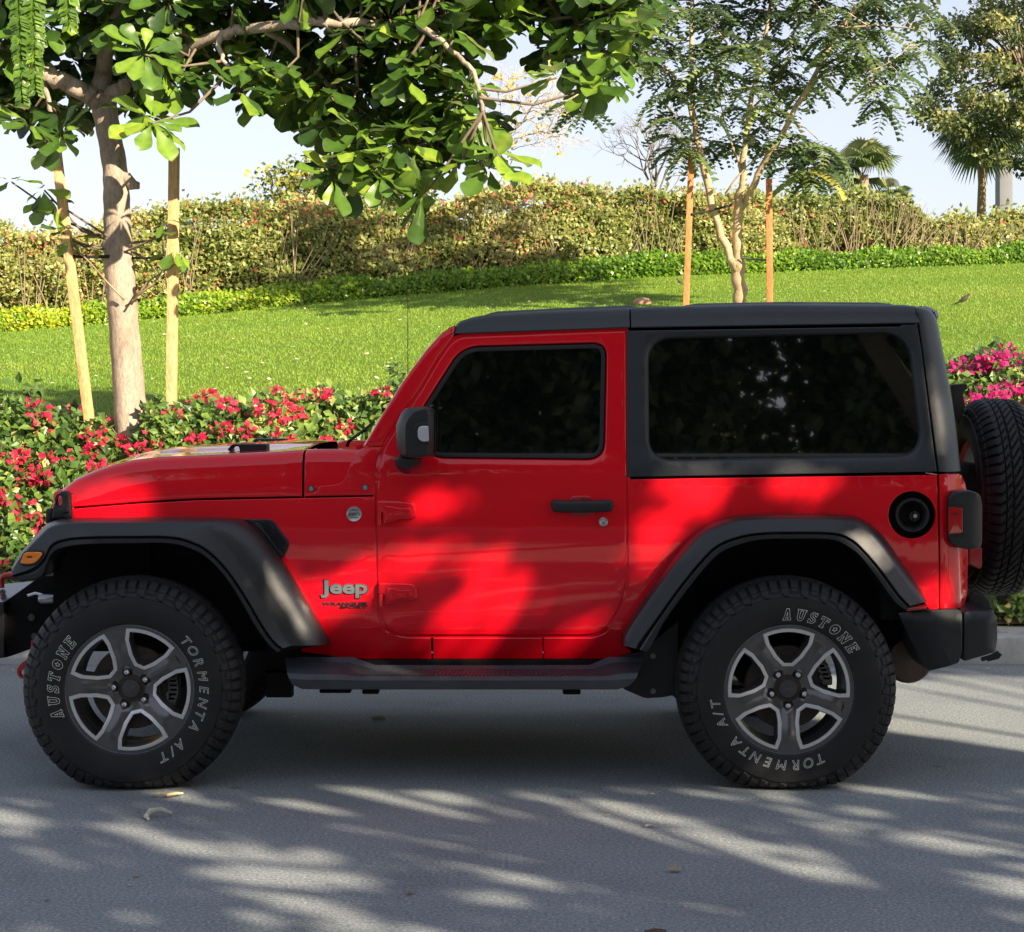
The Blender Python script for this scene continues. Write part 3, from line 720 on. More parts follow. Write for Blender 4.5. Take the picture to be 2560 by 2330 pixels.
m = MB(); m.rev([(.0001, -.004), (.0255, -.004), (.0280, -.0055), (.0293, -.003), (.0297, .002)], (q.x, yb, q.z), n=36); bd = m.build("round_badge", BADGE, car)
m = MB()
zz = [(-.016, -.0045), (-.010, .0035), (-.008, .003), (-.011, -.0045), (-.004, .0035), (-.002, .003), (-.005, -.0045), (.002, .0035), (.004, .003), (.001, -.0045), (.008, .0035), (.011, .002), (.016, -.0055)]
for i in range(len(zz) - 1):
    a, b = zz[i], zz[i + 1]; m.tube([(q.x + a[0] * 1.5, yb - .0045, q.z + a[1] * 1.5), (q.x + b[0] * 1.5, yb - .0045, q.z + b[1] * 1.5)], .0013, 5)
for z_, w_ in ((.0085, .010), (.0115, .006), (-.0095, .011)): m.tube([(q.x - w_ * 1.5, yb - .0042, q.z + z_ * 1.5), (q.x + w_ * 1.5, yb - .0042, q.z + z_ * 1.5)], .0011, 5)
m.build("badge_mark", simple("badge_dark", (.05, .06, .06), .5), bd)

# ---- step
st = [((25,132),(28,150),(35,205),(45,235),(60,262)), ((120,126),(120,150),(118,212),(118,240),(110,286)), ((365,126),(350,155),(300,213),(300,241),(300,288)), ((480,166),(470,186),(395,224),(395,244),(395,288)),
      ((1000,168),(1000,186),(1000,224),(1000,244),(1000,288)), ((1560,166),(1575,186),(1640,224),(1640,244),(1640,288)), ((1655,126),(1665,155),(1700,213),(1700,241),(1700,288)), ((1832,126),(1828,150),(1806,205),(1795,235),(1762,270))]
rows = []
for s in st:
    ys = (.17, .15, .015, .0, .008); rows.append([P(*cS(*s[0]), .24)] + [P(*cS(*a), y) for a, y in zip(s, ys)] + [P(*cS(s[4][0], s[4][1] + 2), .03), P(*cS(s[4][0], s[4][1] + 2), .24)])
V, F = loftgrid(rows); m = MB(); m.add(V, F)
for r in (rows[0], rows[-1]): m.add(r, [tuple(range(len(r)))])
for fl in (0, 1):
    mm = MB(); mm.add([Vector((v.x, CARW - v.y, v.z)) if fl else v for v in m.V], m.F); step = mm.build("side_step", STEP, car, sharp=25, fix=True)
    if not fl: step0 = step
m = MB()
for k in range(60):
    x0 = lerp(410, 1625, k / 59); xt = lerp(x0, 1000, .03) + (30 if k < 2 else 0)
    a = P(*cS(x0, 221), .020); b = P(*cS(lerp(480, 1565, k / 59), 190), .142); m.tube([a + Vector((0, 0, .001)), b + Vector((0, 0, .001))], .0042, 5)
m.build("step_tread", STEP, step0)
m = MB()
for (x0, x1, x2) in ((200, 360, 305), (415, 500, 310), (1425, 1515, 312)):
    a = P(*cS(x0, 286), .12); b = P(*cS(x1, x2), .12); m = MB(); m.box((a.x, .10, b.z), (b.x, .16, a.z), .006); m.build("step_bracket", DARK, step0)
for x_, y_ in (((-70, 60), (260, 205)), ((-70, 190), (60, 330))):
    m = MB(); a_ = P(*cS(x_[0], y_[1]), .23); b_ = P(*cS(y_[0], x_[1]), .23); m.box((a_.x, .23, a_.z), (b_.x, .30, b_.z)); m.build("gap_filler", DARK, car)  # dark filler plates, added to black out the gap between flare and step
# frame bracket behind the step
br = rpoly([(*cS(1730, 288), 4), (*cS(1722, 118), 4), (*cS(1850, 92), 4), (*cS(1900, 30), 10), (*cS(2010, -60), 4), (*cS(2000, 250), 4), (*cS(1990, 318), 4), (*cS(1930, 330), 8), (*cS(1840, 335), 8)])
o = panel("frame_bracket", br, lambda X, Z: .20, simple("bracket_black", (.010, .010, .011), .55, noise=.3), car, rnd=.004, th=.05)
for xy in ((1880, 122), (1880, 298)): m = MB(); m.rev([(.0001, -.004), (.006, -.004), (.007, -.001), (.0105, -.002), (.011, .003)], P(*cS(*xy), .196), n=14); m.build("bracket_bolt", simple("zinc", (.22, .21, .19), .5, metal=.6), o)

# ---- tail light
to = rpoly([(*cT(370, 850), 6), (*cT(395, 818), 6), (*cT(480, 810), 6), (*cT(540, 830), 10), (*cT(553, 890), 6), (*cT(552, 1095), 6), (*cT(540, 1125), 8), (*cT(480, 1134), 6), (*cT(400, 1112), 10), (*cT(372, 1080), 6)])
th_ = rpoly([(*cT(371, 902), 3), (*cT(452, 905), 5), (*cT(452, 1040), 5), (*cT(371, 1045), 3)])
tl = panel("tail_light", to, lambda X, Z: .105 + max(0, X - 1.775) * .5, FLARE, car, rnd=.008, th=.22, sp=.03, back=True)
th_ = rpoly([(*cT(369, 900), 3), (*cT(447, 905), 5), (*cT(447, 1042), 5), (*cT(369, 1048), 3)])
panel("tail_lens", th_, lambda X, Z: .1005, LENSR, tl, rnd=.004, th=.02, back=True)
ts = rpoly([(*cT(366, 880), 3), (*cT(457, 885), 5), (*cT(457, 1060), 5), (*cT(366, 1068), 3)])
panel("lens_surround", ts, lambda X, Z: .1030, simple("lens_well", (.004, .004, .004), .6), tl, rnd=.0015, th=.01, back=True)
m = MB(); a = P(*cT(385, 940), .0995); b = P(*cT(425, 934), .0995); m.box((a.x, .0985, a.z), (b.x, .1015, b.z)); m.build("lens_mark", BLACK, tl)
panel("tail_light", to, lambda X, Z: .105 + max(0, X - 1.775) * .5, FLARE, car, rnd=.008, th=.22, sp=.03, back=True, far=True)
pl_ = rpoly([(*cT(482, 1120), 2), (*cT(550, 1120), 2), (*cT(551, 1225), 4), (*cT(535, 1236), 4), (*cT(485, 1208), 2)])
panel("plate_holder", pl_, lambda X, Z: .42, HOOK, car, rnd=.002, th=.34, back=True)
# high brake lamp on its post
po = rpoly([(*cT(388, 262), 3), (*cT(388, 240), 3), (*cT(470, 234), 5), (*cT(476, 262), 5), (*cT(456, 275), 5), (*cT(450, 300), 6), (*cT(462, 350), 8), (*cT(440, 420), 8), (*cT(425, 470), 4), (*cT(405, 400), 4)])
panel("high_brake_lamp", po, lambda X, Z: .88, BLACK, car, rnd=.004, th=.12, back=True)

# ---- bumpers
bs = rpoly([(*cD(1378, 668), 2), (*cD(1545, 655), 6), (*cD(1690, 652), 8), (*cD(1704, 665), 4), (*cD(1706, 860), 10), (*cD(1690, 922), 6), (*cD(1537, 964), 6), (*cD(1506, 930), 6), (*cD(1440, 800), 20)])
def bumpY(X, Z):
    a = P(*cD(1545, 655), .1); b = P(*cD(1640, 945), .1)
    t = (Z - a.z) / (b.z - a.z); xr = lerp(a.x, b.x, t) ; y = .085
    if X < xr: y += (xr - X) * .55
    if Z > a.z - .05: y += ((Z - a.z + .05) / .05) ** 2 * .02
    return y
rb = panel("rear_bumper", bs, bumpY, FLARE, car, rnd=.005, th=.25, sp=.02, back=True, sharp=22)
panel("rear_bumper", bs, bumpY, FLARE, car, rnd=.005, th=.25, sp=.03, back=True, far=True)
be = rpoly([(*cD(1712, 665), 6), (*cD(1740, 658),), (*cD(1862, 660), 8), (*cD(1880, 720), 10), (*cD(1882, 800), 10), (*cD(1872, 868), 6), (*cD(1715, 916), 5), (*cD(1712, 860),)])
def beY(X, Z):
    z0 = P(0, cD(0, 660)[1], .1).z; y = .085
    if Z > z0 - .05: y += ((Z - z0 + .05) / .05) ** 2 * .02
    x1 = P(cD(1880, 0)[0], 0, .1).x
    if X > x1 - .03: y += ((X - x1 + .03) / .03) ** 2 * .02
    return y
panel("bumper_centre", be, beY, FLARE, rb, rnd=.006, th=1.66, sp=.025, back=True)
bt = rpoly([(*cD(1725, 658), 2), (*cD(1730, 590), 4), (*cD(1760, 560), 4), (*cD(1820, 575), 10), (*cD(1850, 610), 8), (*cD(1862, 658), 2)])
panel("bumper_top", bt, lambda X, Z: .42, BLACK, rb, rnd=.01, th=1.0, back=True)
m = MB(); hk = [P(*cD(x, y), .5) for x, y in ((1800, 905), (1850, 890), (1885, 870), (1895, 880), (1885, 892), (1830, 905))]
m.tube(hk, .009, 8); m.build("rear_tow_hook", BLACK, rb)
panel("fender_reflector", rpoly([(*cD(1422, 640), 2), (*cD(1530, 626), 2), (*cD(1528, 650), 2), (*cD(1425, 663), 2)]), lambda X, Z: .10, LENSR, car, rnd=.002, th=.02)
m = MB(); c0 = P(*cT(120, 1680), .9); rows = []
m.rev([(.0001, -.5), (.085, -.49), (.098, -.45), (.098, .2), (.085, .25), (.0001, .25)], (c0.x - .065, .9, c0.z + .03), n=24); mf = m.build("muffler", MUFF, car)
# front bumper
fb = rpoly([(*cN(-60, 1105),), (*cN(35, 1103), 6), (*cN(38, 1300),), (*cN(36, 1560), 6), (*cN(15, 1584), 5), (*cN(-60, 1590),)])
def fby(X, Z): return .42
fbo = panel("front_bumper", fb, fby, BLACK, car, rnd=.005, th=1.04, back=True)
m = MB(); V = [P(*cN(35, 1105), .42), P(*cN(-90, 1105), .42), P(*cN(-90, 965), .70), P(*cN(290, 925), .70), P(*cN(35, 1105), .42) + Vector((0, 0, -.01)), P(*cN(290, 925), .70) + Vector((0, 0, -.01))]
m.add(V, [(0, 1, 2, 3), (4, 5, 3, 0)]); m.build("bumper_top_plate", simple("bumper_steel", (.018, .020, .024), .3, metal=.0, coat=.4), fbo)
ug = rpoly([(*cN(36, 1108),), (*cN(290, 922),), (*cN(350, 885),), (*cN(520, 880),), (*cN(700, 900),), (*cN(700, 1300),), (*cN(420, 1450), 6), (*cN(265, 1502), 6), (*cN(100, 1562), 6), (*cN(20, 1584), 4)])
panel("bumper_bracket", ug, lambda X, Z: .47, DARK, fbo, rnd=.003, th=.9, back=True)
for xy in ((267, 1235), (292, 1397)): m = MB(); m.rev([(.0001, -.006), (.006, -.006), (.008, -.002), (.013, -.003), (.014, .004)], P(*cN(*xy), .462), n=16); m.build("bracket_bolt", simple("zinc2", (.10, .10, .09), .5, metal=.5), fbo)
for i, (x, y) in enumerate(((20, 1048), (5, 1075), (40, 1020))): m = MB(); m.rev([(.0001, .003), (.007, .0025), (.0075, 0)], P(*cN(x, y), .5 + i * .02) , 'Z', 12); m.build("plate_rivet", BLACK, fbo)
hk = rpoly([(*cN(262, 1430),), (*cN(300, 1430),), (*cN(300, 1740), 4), (*cN(225, 1758), 14), (*cN(165, 1755), 14), (*cN(136, 1705), 14), (*cN(150, 1650), 14), (*cN(240, 1580), 10), (*cN(262, 1500), 4)])
hole = [cN(192 + 22 * cos(a * pi / 9), 1707 + 26 * sin(a * pi / 9)) for a in range(18)]
panel("tow_hook", hk, lambda X, Z: .44, HOOK, car, [hole], rnd=.003, th=.02, back=True)
m = MB(); m.tube([P(*cN(x, y), .62) for x, y in ((15, 985), (8, 920), (20, 888), (60, 878), (105, 880), (150, 900))], .012, 10); m.build("tow_hook", HOOK, car)
m = MB(); m.rev([(.0001, 0), (.014, 0.0), (.02, .01), (.018, .06)], P(*cN(330, 1078), .44), 'X', 20); fg = m.build("fog_lamp", simple("fog_lens", (.35, .36, .38), .15, metal=.5), fbo)
m = MB(); m.tube([P(*cN(235, 1050), .44), P(*cN(300, 1030), .44), P(*cN(360, 1045), .44), P(*cN(400, 1075), .44)], .006, 6); m.tube([P(*cN(400, 1095), .44), P(*cN(480, 1085), .44)], .009, 8)
m.build("fog_lamp_trim", SILVER, fg)
# ------------------------------------------------------------------ wheels (axis along Y, outer face towards -Y, centre at the origin)
TR = .4165
PROF = [(.236, .030), (.240, .016), (.250, .008), (.270, .003), (.300, .000), (.325, .001), (.345, .005), (.3505, .0075), (.3540, .009), (.362, .013), (.3700, .0175), (.378, .023), (.3815, .026), (.386, .0295), (.394, .037), (.401, .045), (.4075, .055), (.4115, .064)]
NSIDE = len(PROF)
PROF += [(.4165 - .0036 * ((.14 - y) / .072) ** 2, y) for y in (.068, .074, .080, .086, .089, .092, .098, .104, .110, .113, .116, .122, .128, .134, .140)]
def tyreY(r):
    rs = [p[0] for p in PROF[:NSIDE]]; ys = [p[1] for p in PROF[:NSIDE]]; return float(np.interp(r, rs, ys))
def make_tyre(name, parent):
    NL = 62; per = 9; N = NL * per; prof = PROF + [(r, .28 - y) for r, y in PROF[-2::-1]]; V = []; F = []
    half = len(PROF) - 1
    for j, (r, y) in enumerate(prof):
        side = j <= half; jj = j if side else len(prof) - 1 - j; yy = PROF[jj][1]
        r1 = prof[min(j + 1, len(prof) - 1)]; r0 = prof[max(j - 1, 0)]; tx = r1[0] - r0[0]; ty = r1[1] - r0[1]; L = hypot(tx, ty) or 1
        nr, ny = ty / L, -tx / L
        for i in range(N):
            a = 2 * pi * i / N; d = 0.0; lug = i // per; ph = i % per
            if 8 <= jj <= 11:                                   # sidewall lugs, every second one reaches further in
                d = -.0062 if ph >= 7 else 0.0
                if jj <= 9 and lug % 2: d = -.0052
                if jj == 8: d = -.0052 if (lug % 2 or ph > 3) else 0
            elif jj == 12: d = -.0030 if (ph + 2) % per >= 2 else -.0062
            elif 13 <= jj < NSIDE: d = -.0125 if ph >= 7 else (-.0012 if jj == 15 and ph in (2, 4) else 0)
            elif jj == 7: d = -.0052
            elif jj >= NSIDE:
                if .0865 < yy < .0915 or .1115 < yy < .1165: d = -.009           # grooves around the tread
                elif yy < .0865: d = -.0085 if (i + int((yy - .06) * 120)) % per >= 7 else 0
                elif yy < .1115: d = -.0085 if (i + int((yy - .09) * 330) + 4) % per >= 7 else 0
                else: d = -.0085 if (i - int((yy - .11) * 330) * (1 if side else -1) + 2) % per >= 7 else 0
            V.append(((r + nr * d) * cos(a), y + ny * d, (r + nr * d) * sin(a)))
    for j in range(len(prof) - 1):
        for i in range(N):
            a = j * N + i; b = j * N + (i + 1) % N; F.append((a, b, b + N, a + N))
    return mkobj(name, V, F, TYRE, parent, sharp=24)
# slab letters, unit cap height
SLAB = {
'A': [[(0,0),(0,.12),(.07,.12),(.3,1),(.55,1),(.78,.12),(.85,.12),(.85,0),(.5,0),(.5,.12),(.56,.12),(.52,.28),(.33,.28),(.29,.12),(.35,.12),(.35,0)],[(.36,.42),(.49,.42),(.425,.7)]],
'U': [[(0,1),(.38,1),(.38,.88),(.3,.88),(.3,.35),(.36,.22),(.5,.22),(.56,.35),(.56,.88),(.48,.88),(.48,1),(.85,1),(.85,.88),(.77,.88),(.77,.3),(.65,.06),(.5,0),(.35,0),(.2,.06),(.08,.3),(.08,.88),(0,.88)]],
'S': [[(.06,.34),(.06,0),(.18,0),(.24,.07),(.45,0),(.65,.06),(.78,.26),(.68,.48),(.34,.64),(.3,.74),(.38,.83),(.5,.82),(.56,.68),(.7,.68),(.7,1),(.6,1),(.57,.94),(.4,1),(.2,.93),(.08,.74),(.18,.54),(.52,.38),(.56,.27),(.46,.17),(.32,.19),(.22,.34)]],
'T': [[(0,1),(.8,1),(.8,.68),(.7,.68),(.64,.84),(.52,.84),(.52,.14),(.62,.14),(.62,0),(.18,0),(.18,.14),(.28,.14),(.28,.84),(.16,.84),(.1,.68),(0,.68)]],
'N': [[(0,1),(.3,1),(.62,.42),(.62,.86),(.54,.86),(.54,1),(.9,1),(.9,.86),(.82,.86),(.82,0),(.64,0),(.28,.62),(.28,.14),(.36,.14),(.36,0),(0,0),(0,.14),(.08,.14),(.08,.86),(0,.86)]],
'E': [[(0,1),(.75,1),(.75,.7),(.64,.7),(.58,.86),(.3,.86),(.3,.58),(.42,.58),(.42,.68),(.52,.68),(.52,.34),(.42,.34),(.42,.44),(.3,.44),(.3,.14),(.6,.14),(.66,.32),(.77,.32),(.77,0),(0,0),(0,.14),(.08,.14),(.08,.86),(0,.86)]],
'O': [[(.45+.45*cos(a*pi/12),.5+.47*sin(a*pi/12)) for a in range(24)], [(.45+(.24 if k%2==0 else .10)*cos(pi/2+k*pi/5),.5+(.26 if k%2==0 else .11)*sin(pi/2+k*pi/5)) for k in range(10)]]}
def ribbon(m, segs, w, tf):
    for a, b in segs:
        a = Vector(a[:2]); b = Vector(b[:2]); d = b - a
        if d.length < 1e-6: continue
        d.normalize(); n = Vector((-d.y, d.x)) * w / 2; a = a - d * w * .35; b = b + d * w * .35
        m.add([tf(p.x, p.y) for p in (a + n, b + n, b - n, a - n)], [(0, 1, 2, 3)])
def letters(name, parent, rot):
    """rot: added to all angles; angles are those of the front wheel (degrees, seen from outside)"""
    m = MB()
    def put(loops, ang, r0, h, wd, shear):
        cx = max(p[0] for l in loops for p in l) / 2
        def tf(x, y):
            x = (x - cx) * wd + (y - .5) * shear; rr_ = r0 + (y - .5) * h; th = R(ang + rot) - x * h / r0
            r_ = rr_; return Vector((r_ * cos(th), tyreY(r_) - .0016, r_ * sin(th)))
        segs = [(l[i - 1], l[i]) for l in loops for i in range(len(l))]
        ribbon(m, segs, .036 * (.047 / h), tf)
    for ch, ang in zip("AUSTONE", (198.6, 188.2, 179.3, 170.2, 160.2, 150.4, 141.0)): put(SLAB[ch], ang, .284, .043, .88, .14)
    for ch, ang in zip("TORMENTA A/T", (40.3, 31.5, 22.0, 10.8, 0.2, -10.0, -19.8, -28.6, 0, -46.5, -54.5, -63.0)):
        if ch == ' ': continue
        V, E, F = font_edges(ch, 1.0, 'NONE', .18); x0 = min(v.x for v in V); ym = max(v.y for v in V)
        V = [((v.x - x0) / .72, v.y / .72) for v in V]; cx = max(v[0] for v in V) / 2
        def tf(x, y):
            x = x - cx; h = .036; r_ = .283 + (y - .5) * h; th = R(ang + rot) - x * h / .283; return Vector((r_ * cos(th), tyreY(r_) - .0016, r_ * sin(th)))
        ribbon(m, [(V[a], V[b]) for a, b in E], .040, tf)
    m.F = [f for f in m.F]
    return m.build(name, LETTER, parent, sharp=None, fix=False)
def hole_loop(ins=0.0):
    ra = .229 - ins; pts = []
    th0 = math.asin((.097 - ins * 1.3) / ra)
    for k in range(9): a = pi / 2 + th0 - 2 * th0 * k / 8; pts.append((ra * cos(a), ra * sin(a)))
    pts += [(.086 - ins * 1.1, .168 + ins * .2), (.054 - ins, .118 + ins * .5), (.020 - ins * .45, .084 + ins)]
    pts += [(-.020 + ins * .45, .084 + ins), (-.054 + ins, .118 + ins * .5), (-.086 + ins * 1.1, .168 + ins * .2)]
    return pts
def rot2(p, a): return (p[0] * cos(a) - p[1] * sin(a), p[0] * sin(a) + p[1] * cos(a))
def faceY(x, z, rot=0):
    r = hypot(x, z); y = .018 + .034 * (1 - sm((r - .045) / .15))
    a = (math.degrees(atan2(z, x)) - 54) % 72; a = min(a, 72 - a)           # distance from the middle of a spoke
    if r > .07: y -= .008 * (1 - sm(a * R(1) * r / .030)) * (1 - sm((r - .17) / .04))
    return y
def make_rim(parent):
    N = 96; outer = [(.2395 * cos(2 * pi * k / N), .2395 * sin(2 * pi * k / N)) for k in range(N)]
    H = hole_loop(); Hi = hole_loop(.0125); Hm = hole_loop(.006)
    holes = [dens([rot2(p, R(72 * k)) for p in H], .012) for k in range(5)]
    V2, T = fillgrid(dens(outer, .02), holes, .011)
    # lug and cap recesses
    def fy(x, z):
        y = faceY(x, z)
        for k in range(5):
            a = R(54 + 72 * k); d = hypot(x - .0635 * cos(a), z - .0635 * sin(a)); y += .012 * (1 - sm((d - .012) / .008))
        return y
    V = [(x, fy(x, z), z) for x, z in V2]; m = MB(); m.add(V, [t[::-1] for t in T])
    rim = m.build("rim", RIMG, parent, sharp=45)
    # machined borders
    m = MB(); w = MB()
    for k in range(5):
        a = R(72 * k); rows = []
        lo = [rot2(p, a) for p in H]; mi_ = [rot2(p, a) for p in Hm]; li = [rot2(p, a) for p in Hi]
        lo2 = [rot2(p, a) for p in hole_loop(-.0012)]
        rows = [[Vector((x, faceY(x, z) + .001, z)) for x, z in lo2], [Vector((x, faceY(*rot2((x, z), 0)) - .0025, z)) for x, z in lo], [Vector((x, faceY(x, z) - .003, z)) for x, z in mi_], [Vector((x, faceY(x, z) - .002, z)) for x, z in li], [Vector((x, faceY(x, z) + .002, z)) for x, z in li]]
        Vv, F = loftgrid(rows, True); m.add(Vv, F)
        rows = [[Vector((x, faceY(x, z) + .002, z)) for x, z in li], [Vector((x * 1.0, faceY(x, z) + .03, z)) for x, z in [rot2(p, a) for p in hole_loop(.015)]], [Vector((x, .075, z)) for x, z in [rot2(p, a) for p in hole_loop(.020)]]]
        Vv, F = loftgrid(rows, True); w.add(Vv, F)
    m.build("rim_border", RIMS, rim, sharp=50); w.build("spoke_side", RIMG, rim, sharp=50)
    m = MB(); m.rev([(.2395, .018), (.2420, .012), (.2445, .014), (.2450, .030), (.2360, .036), (.2300, .060), (.2180, .075), (.2150, .11), (.2150, .235), (.235, .25)], (0, 0, 0), n=96); m.build("rim_barrel", RIMD, rim, sharp=40)
    m = MB(); m.rev([(.034, .040), (.0345, .036), (.0325, .033), (.020, .031), (.0001, .0305)], (0, 0, 0), n=40); hc = m.build("hub_cap", simple("hub_cap_grey", (.07, .068, .07), .45, metal=.5), rim)
    V, E, F = font_edges("Jeep", .019, 'BOTH', 0, 0, .0006); cx = max(v.x for v in V) / 2
    hub_txt = mkobj("cap_letters", [(v.x - cx, .0300 - v.z, v.y - .005) for v in V], F, simple("cap_letter_grey", (.16, .16, .17), .4, metal=.6), rim)
    m = MB(); k5 = MB()
    for k in range(5):
        a = R(54 + 72 * k); c = (.0635 * cos(a), 0, .0635 * sin(a))
        m.rev([(.0001, .026), (.006, .0265), (.0098, .030), (.0112, .036), (.0114, .060)], c, n=12)
        k5.rev([(.0125, .047), (.0180, .046), (.0184, .052)], c, n=20)
    for k in range(5):
        n_ = MB(); a = R(54 + 72 * k); n_.rev([(.0001, .026), (.006, .0265), (.0098, .030), (.0112, .036), (.0114, .060)], (.0635 * cos(a), 0, .0635 * sin(a)), n=14); n_.build("lug_nut", CHROME, rim)
        n_ = MB(); n_.rev([(.0114, .056), (.0140, .050), (.0165, .0485), (.0175, .052)], (.0635 * cos(a), 0, .0635 * sin(a)), n=20); n_.build("lug_recess", BLACK, rim)
    # little dark vehicle silhouette on one spoke
    m = MB(); a = R(-18); c = Vector((.213 * cos(a), 0, .213 * sin(a))); tx = Vector((-sin(a), 0, cos(a))); rx = Vector((cos(a), 0, sin(a)))
    pts = rpoly([(-.017, -.003), (-.015, .003), (-.010, .001), (-.004, .0015), (.0, .0045), (.004, .0045), (.006, .001), (.013, .002), (.016, .006), (.018, .0), (.016, -.002), (.009, -.001), (.004, -.004), (-.004, -.004), (-.010, -.002)])
    V2, T = fillgrid(pts if area2(pts) > 0 else pts[::-1], [], .05)
    m.add([c + tx * x - rx * z + Vector((0, .0155, 0)) for x, z in V2], T); m.build("rim_mark", BLACK, rim)
    return rim
def make_brake(parent, a0):
    m = MB(); m.rev([(.05, .085), (.155, .085), (.158, .088), (.158, .108), (.05, .108)], (0, 0, 0), n=48); m.rev([(.0001, .05), (.052, .05), (.055, .085)], (0, 0, 0), n=24); d = m.build("brake_disc", DISC, parent)
    m = MB()
    for k in range(8):
        a = a0 + (k - 3.5) * .11; m.box((cos(a) * .155 - .02, .07, sin(a) * .155 - .018), (cos(a) * .155 + .02, .13, sin(a) * .155 + .018), .006)
    for k in (-.25, .25): m.tube([(cos(a0 + k) * .14, .07, sin(a0 + k) * .14), (cos(a0 + k) * .14, .15, sin(a0 + k) * .14)], .012, 8)
    m.build("brake_caliper", simple("caliper_iron", (.10, .095, .09), .55, metal=.4, noise=.3, nscale=40), parent)
    return d
cF_ = P(332.7, 1721, .05); cR_ = P(1966, 1717, .05)
ZC = .381
proto = empty("wheel", (cF_.x, .004, ZC), car); proto.location = Vector((cF_.x, .004, ZC)) - Vector(car.location)
def at0(o, parent): o.parent = parent; o.matrix_parent_inverse = Matrix.Identity(4)
def wheel(loc, trot, rrot, first=None, brake=0.0, kind="wheel", par=car, flip=0.0, spare=False):
    global TB, LB
    w = empty(kind, (0, 0, 0)); w.parent = par; w.location = Vector(loc) - (Vector(car.location) if par is car else Vector((0, 0, 0))); w.rotation_euler = (0, 0, flip)
    if first is None:
        t = make_tyre("tyre", None); l = letters("tyre_letters", None, 0.0); r = make_rim(None); 
        t.parent = w; l.parent = t; r.parent = w
        t.rotation_euler = (0, -R(trot), 0); r.rotation_euler = (0, -R(rrot), 0)
        src = (t, l, r); TB = t.data.copy(); LB = l.data.copy()
    else:
        src = first; t0, l0, r0 = first
        t = t0.copy(); l = l0.copy(); r = r0.copy(); t.data = TB.copy(); l.data = LB.copy()
        for o in (t, l, r): COL.objects.link(o)
        t.parent = w; l.parent = t; r.parent = w; t.rotation_euler = (0, -R(trot), 0); r.rotation_euler = (0, -R(rrot), 0)
        for ch in list(r0.children):
            c = ch.copy(); COL.objects.link(c); c.parent = r
    for o_ in (t, l):          # turn the rubber and let it sag onto the road
        me = o_.data; me.transform(Matrix.Rotation(-R(trot), 4, 'Y')); t.rotation_euler = (0, 0, 0)
        if kind == "wheel":
            n_ = len(me.vertices); c_ = np.empty(n_ * 3, np.float32); me.vertices.foreach_get("co", c_); c_ = c_.reshape(-1, 3)
            h = -c_[:, 2]; rr_ = np.hypot(c_[:, 0], c_[:, 2]); k_ = np.clip((h - .22) / .17, 0, 1) ** 2 * np.clip((rr_ - .25) / .05, 0, 1) * np.clip((.40 - rr_) / .04, 0, 1)
            c_[:, 1] -= np.where(c_[:, 1] < .14, 1, -1) * .012 * k_; c_[:, 2] = np.where(h > ZC - .02, -(ZC - .02 + np.minimum(h - ZC + .02, .055) / .055 * .0195), c_[:, 2]); me.vertices.foreach_set("co", c_.ravel()); me.update()
    if brake is not None:
        n0 = set(bpy.data.objects); make_brake(w, brake)
        for o in set(bpy.data.objects) - n0: o.matrix_parent_inverse = Matrix.Identity(4)
    return src
bpy.data.objects.remove(proto)
W = wheel((cF_.x, -.034, ZC), 0, -22 + 72, None, brake=.05)
wheel((cR_.x, -.034, ZC), -107, 0, W, brake=.55)
wheel((cF_.x, CARW + .034, ZC), 40, 10, W, brake=.2, flip=pi)
wheel((cR_.x, CARW + .034, ZC), 150, 33, W, brake=.2, flip=pi)
spX = P(0, 0, .94).x; sx = P(cU(1893, 0)[0], 0, .94).x
wheel((sx + .28, .94, 1.054), 20, 15, W, brake=None, kind="spare_wheel", flip=pi / 2)
m = MB(); m.box((1.72, .80, .92), (sx + .06, 1.08, 1.20), .02); m.build("spare_carrier", BLACK, car)
m = MB()
for y0 in (.94,):
    for x in (cF_.x, cR_.x): m = MB(); m.tube([(x, .12, ZC), (x, 1.76, ZC)], .04, 12); m.tube([(x, .8, ZC), (x, 1.1, ZC)], [.13, .13], 16); m.build("axle", DARK, car)
for y in (.50, 1.36): m = MB(); m.box((-1.75, y - .04, .46), (1.65, y + .04, .58), .01); m.build("frame_rail", DARK, car)
# ================================================================== SETTING
rng = np.random.default_rng(7); rnd = random.Random(11)
def disc2(u, v, Y): return P(u * 1.26984, v * 1.26984, Y)        # display px to a place at depth Y
CU = [-400, 0, 300, 700, 1000, 1300, 1700, 2016, 2500]; CV = [680, 655, 630, 590, 565, 545, 530, 518, 500]
def crestY(x):
    u = 1008 + 3870 * x / 27.0; return 17.2 + 3.6 * clamp((u + 300) / 2600)
def crestZ(x):
    yc = crestY(x); u = 1008 + 3870 * x / (yc + 7.4); return 1.5 - (interp(u, CU, CV) - 771) * (yc + 7.4) / 3870
BANK0, BANK1, ZB = 3.98, 6.1, 1.0
_cx = np.linspace(-80, 80, 801); _cy = np.array([crestY(x) for x in _cx]); _cz = np.array([crestZ(x) for x in _cx])
def groundZ(x, y):
    if y < 3.41: return 0.0
    if y < BANK0: return .145
    if y < BANK1: t = (y - BANK0) / (BANK1 - BANK0); return .145 + (ZB - .145) * (t * .35 + .65 * sm(t))
    yc = float(np.interp(x, _cx, _cy)); zc = float(np.interp(x, _cx, _cz))
    t = (y - BANK1) / (yc - BANK1)
    if t <= 1: return ZB + (zc - ZB) * (t * 1.10 - .10 * t * t)
    return zc + min(.25, (y - yc) * .05)

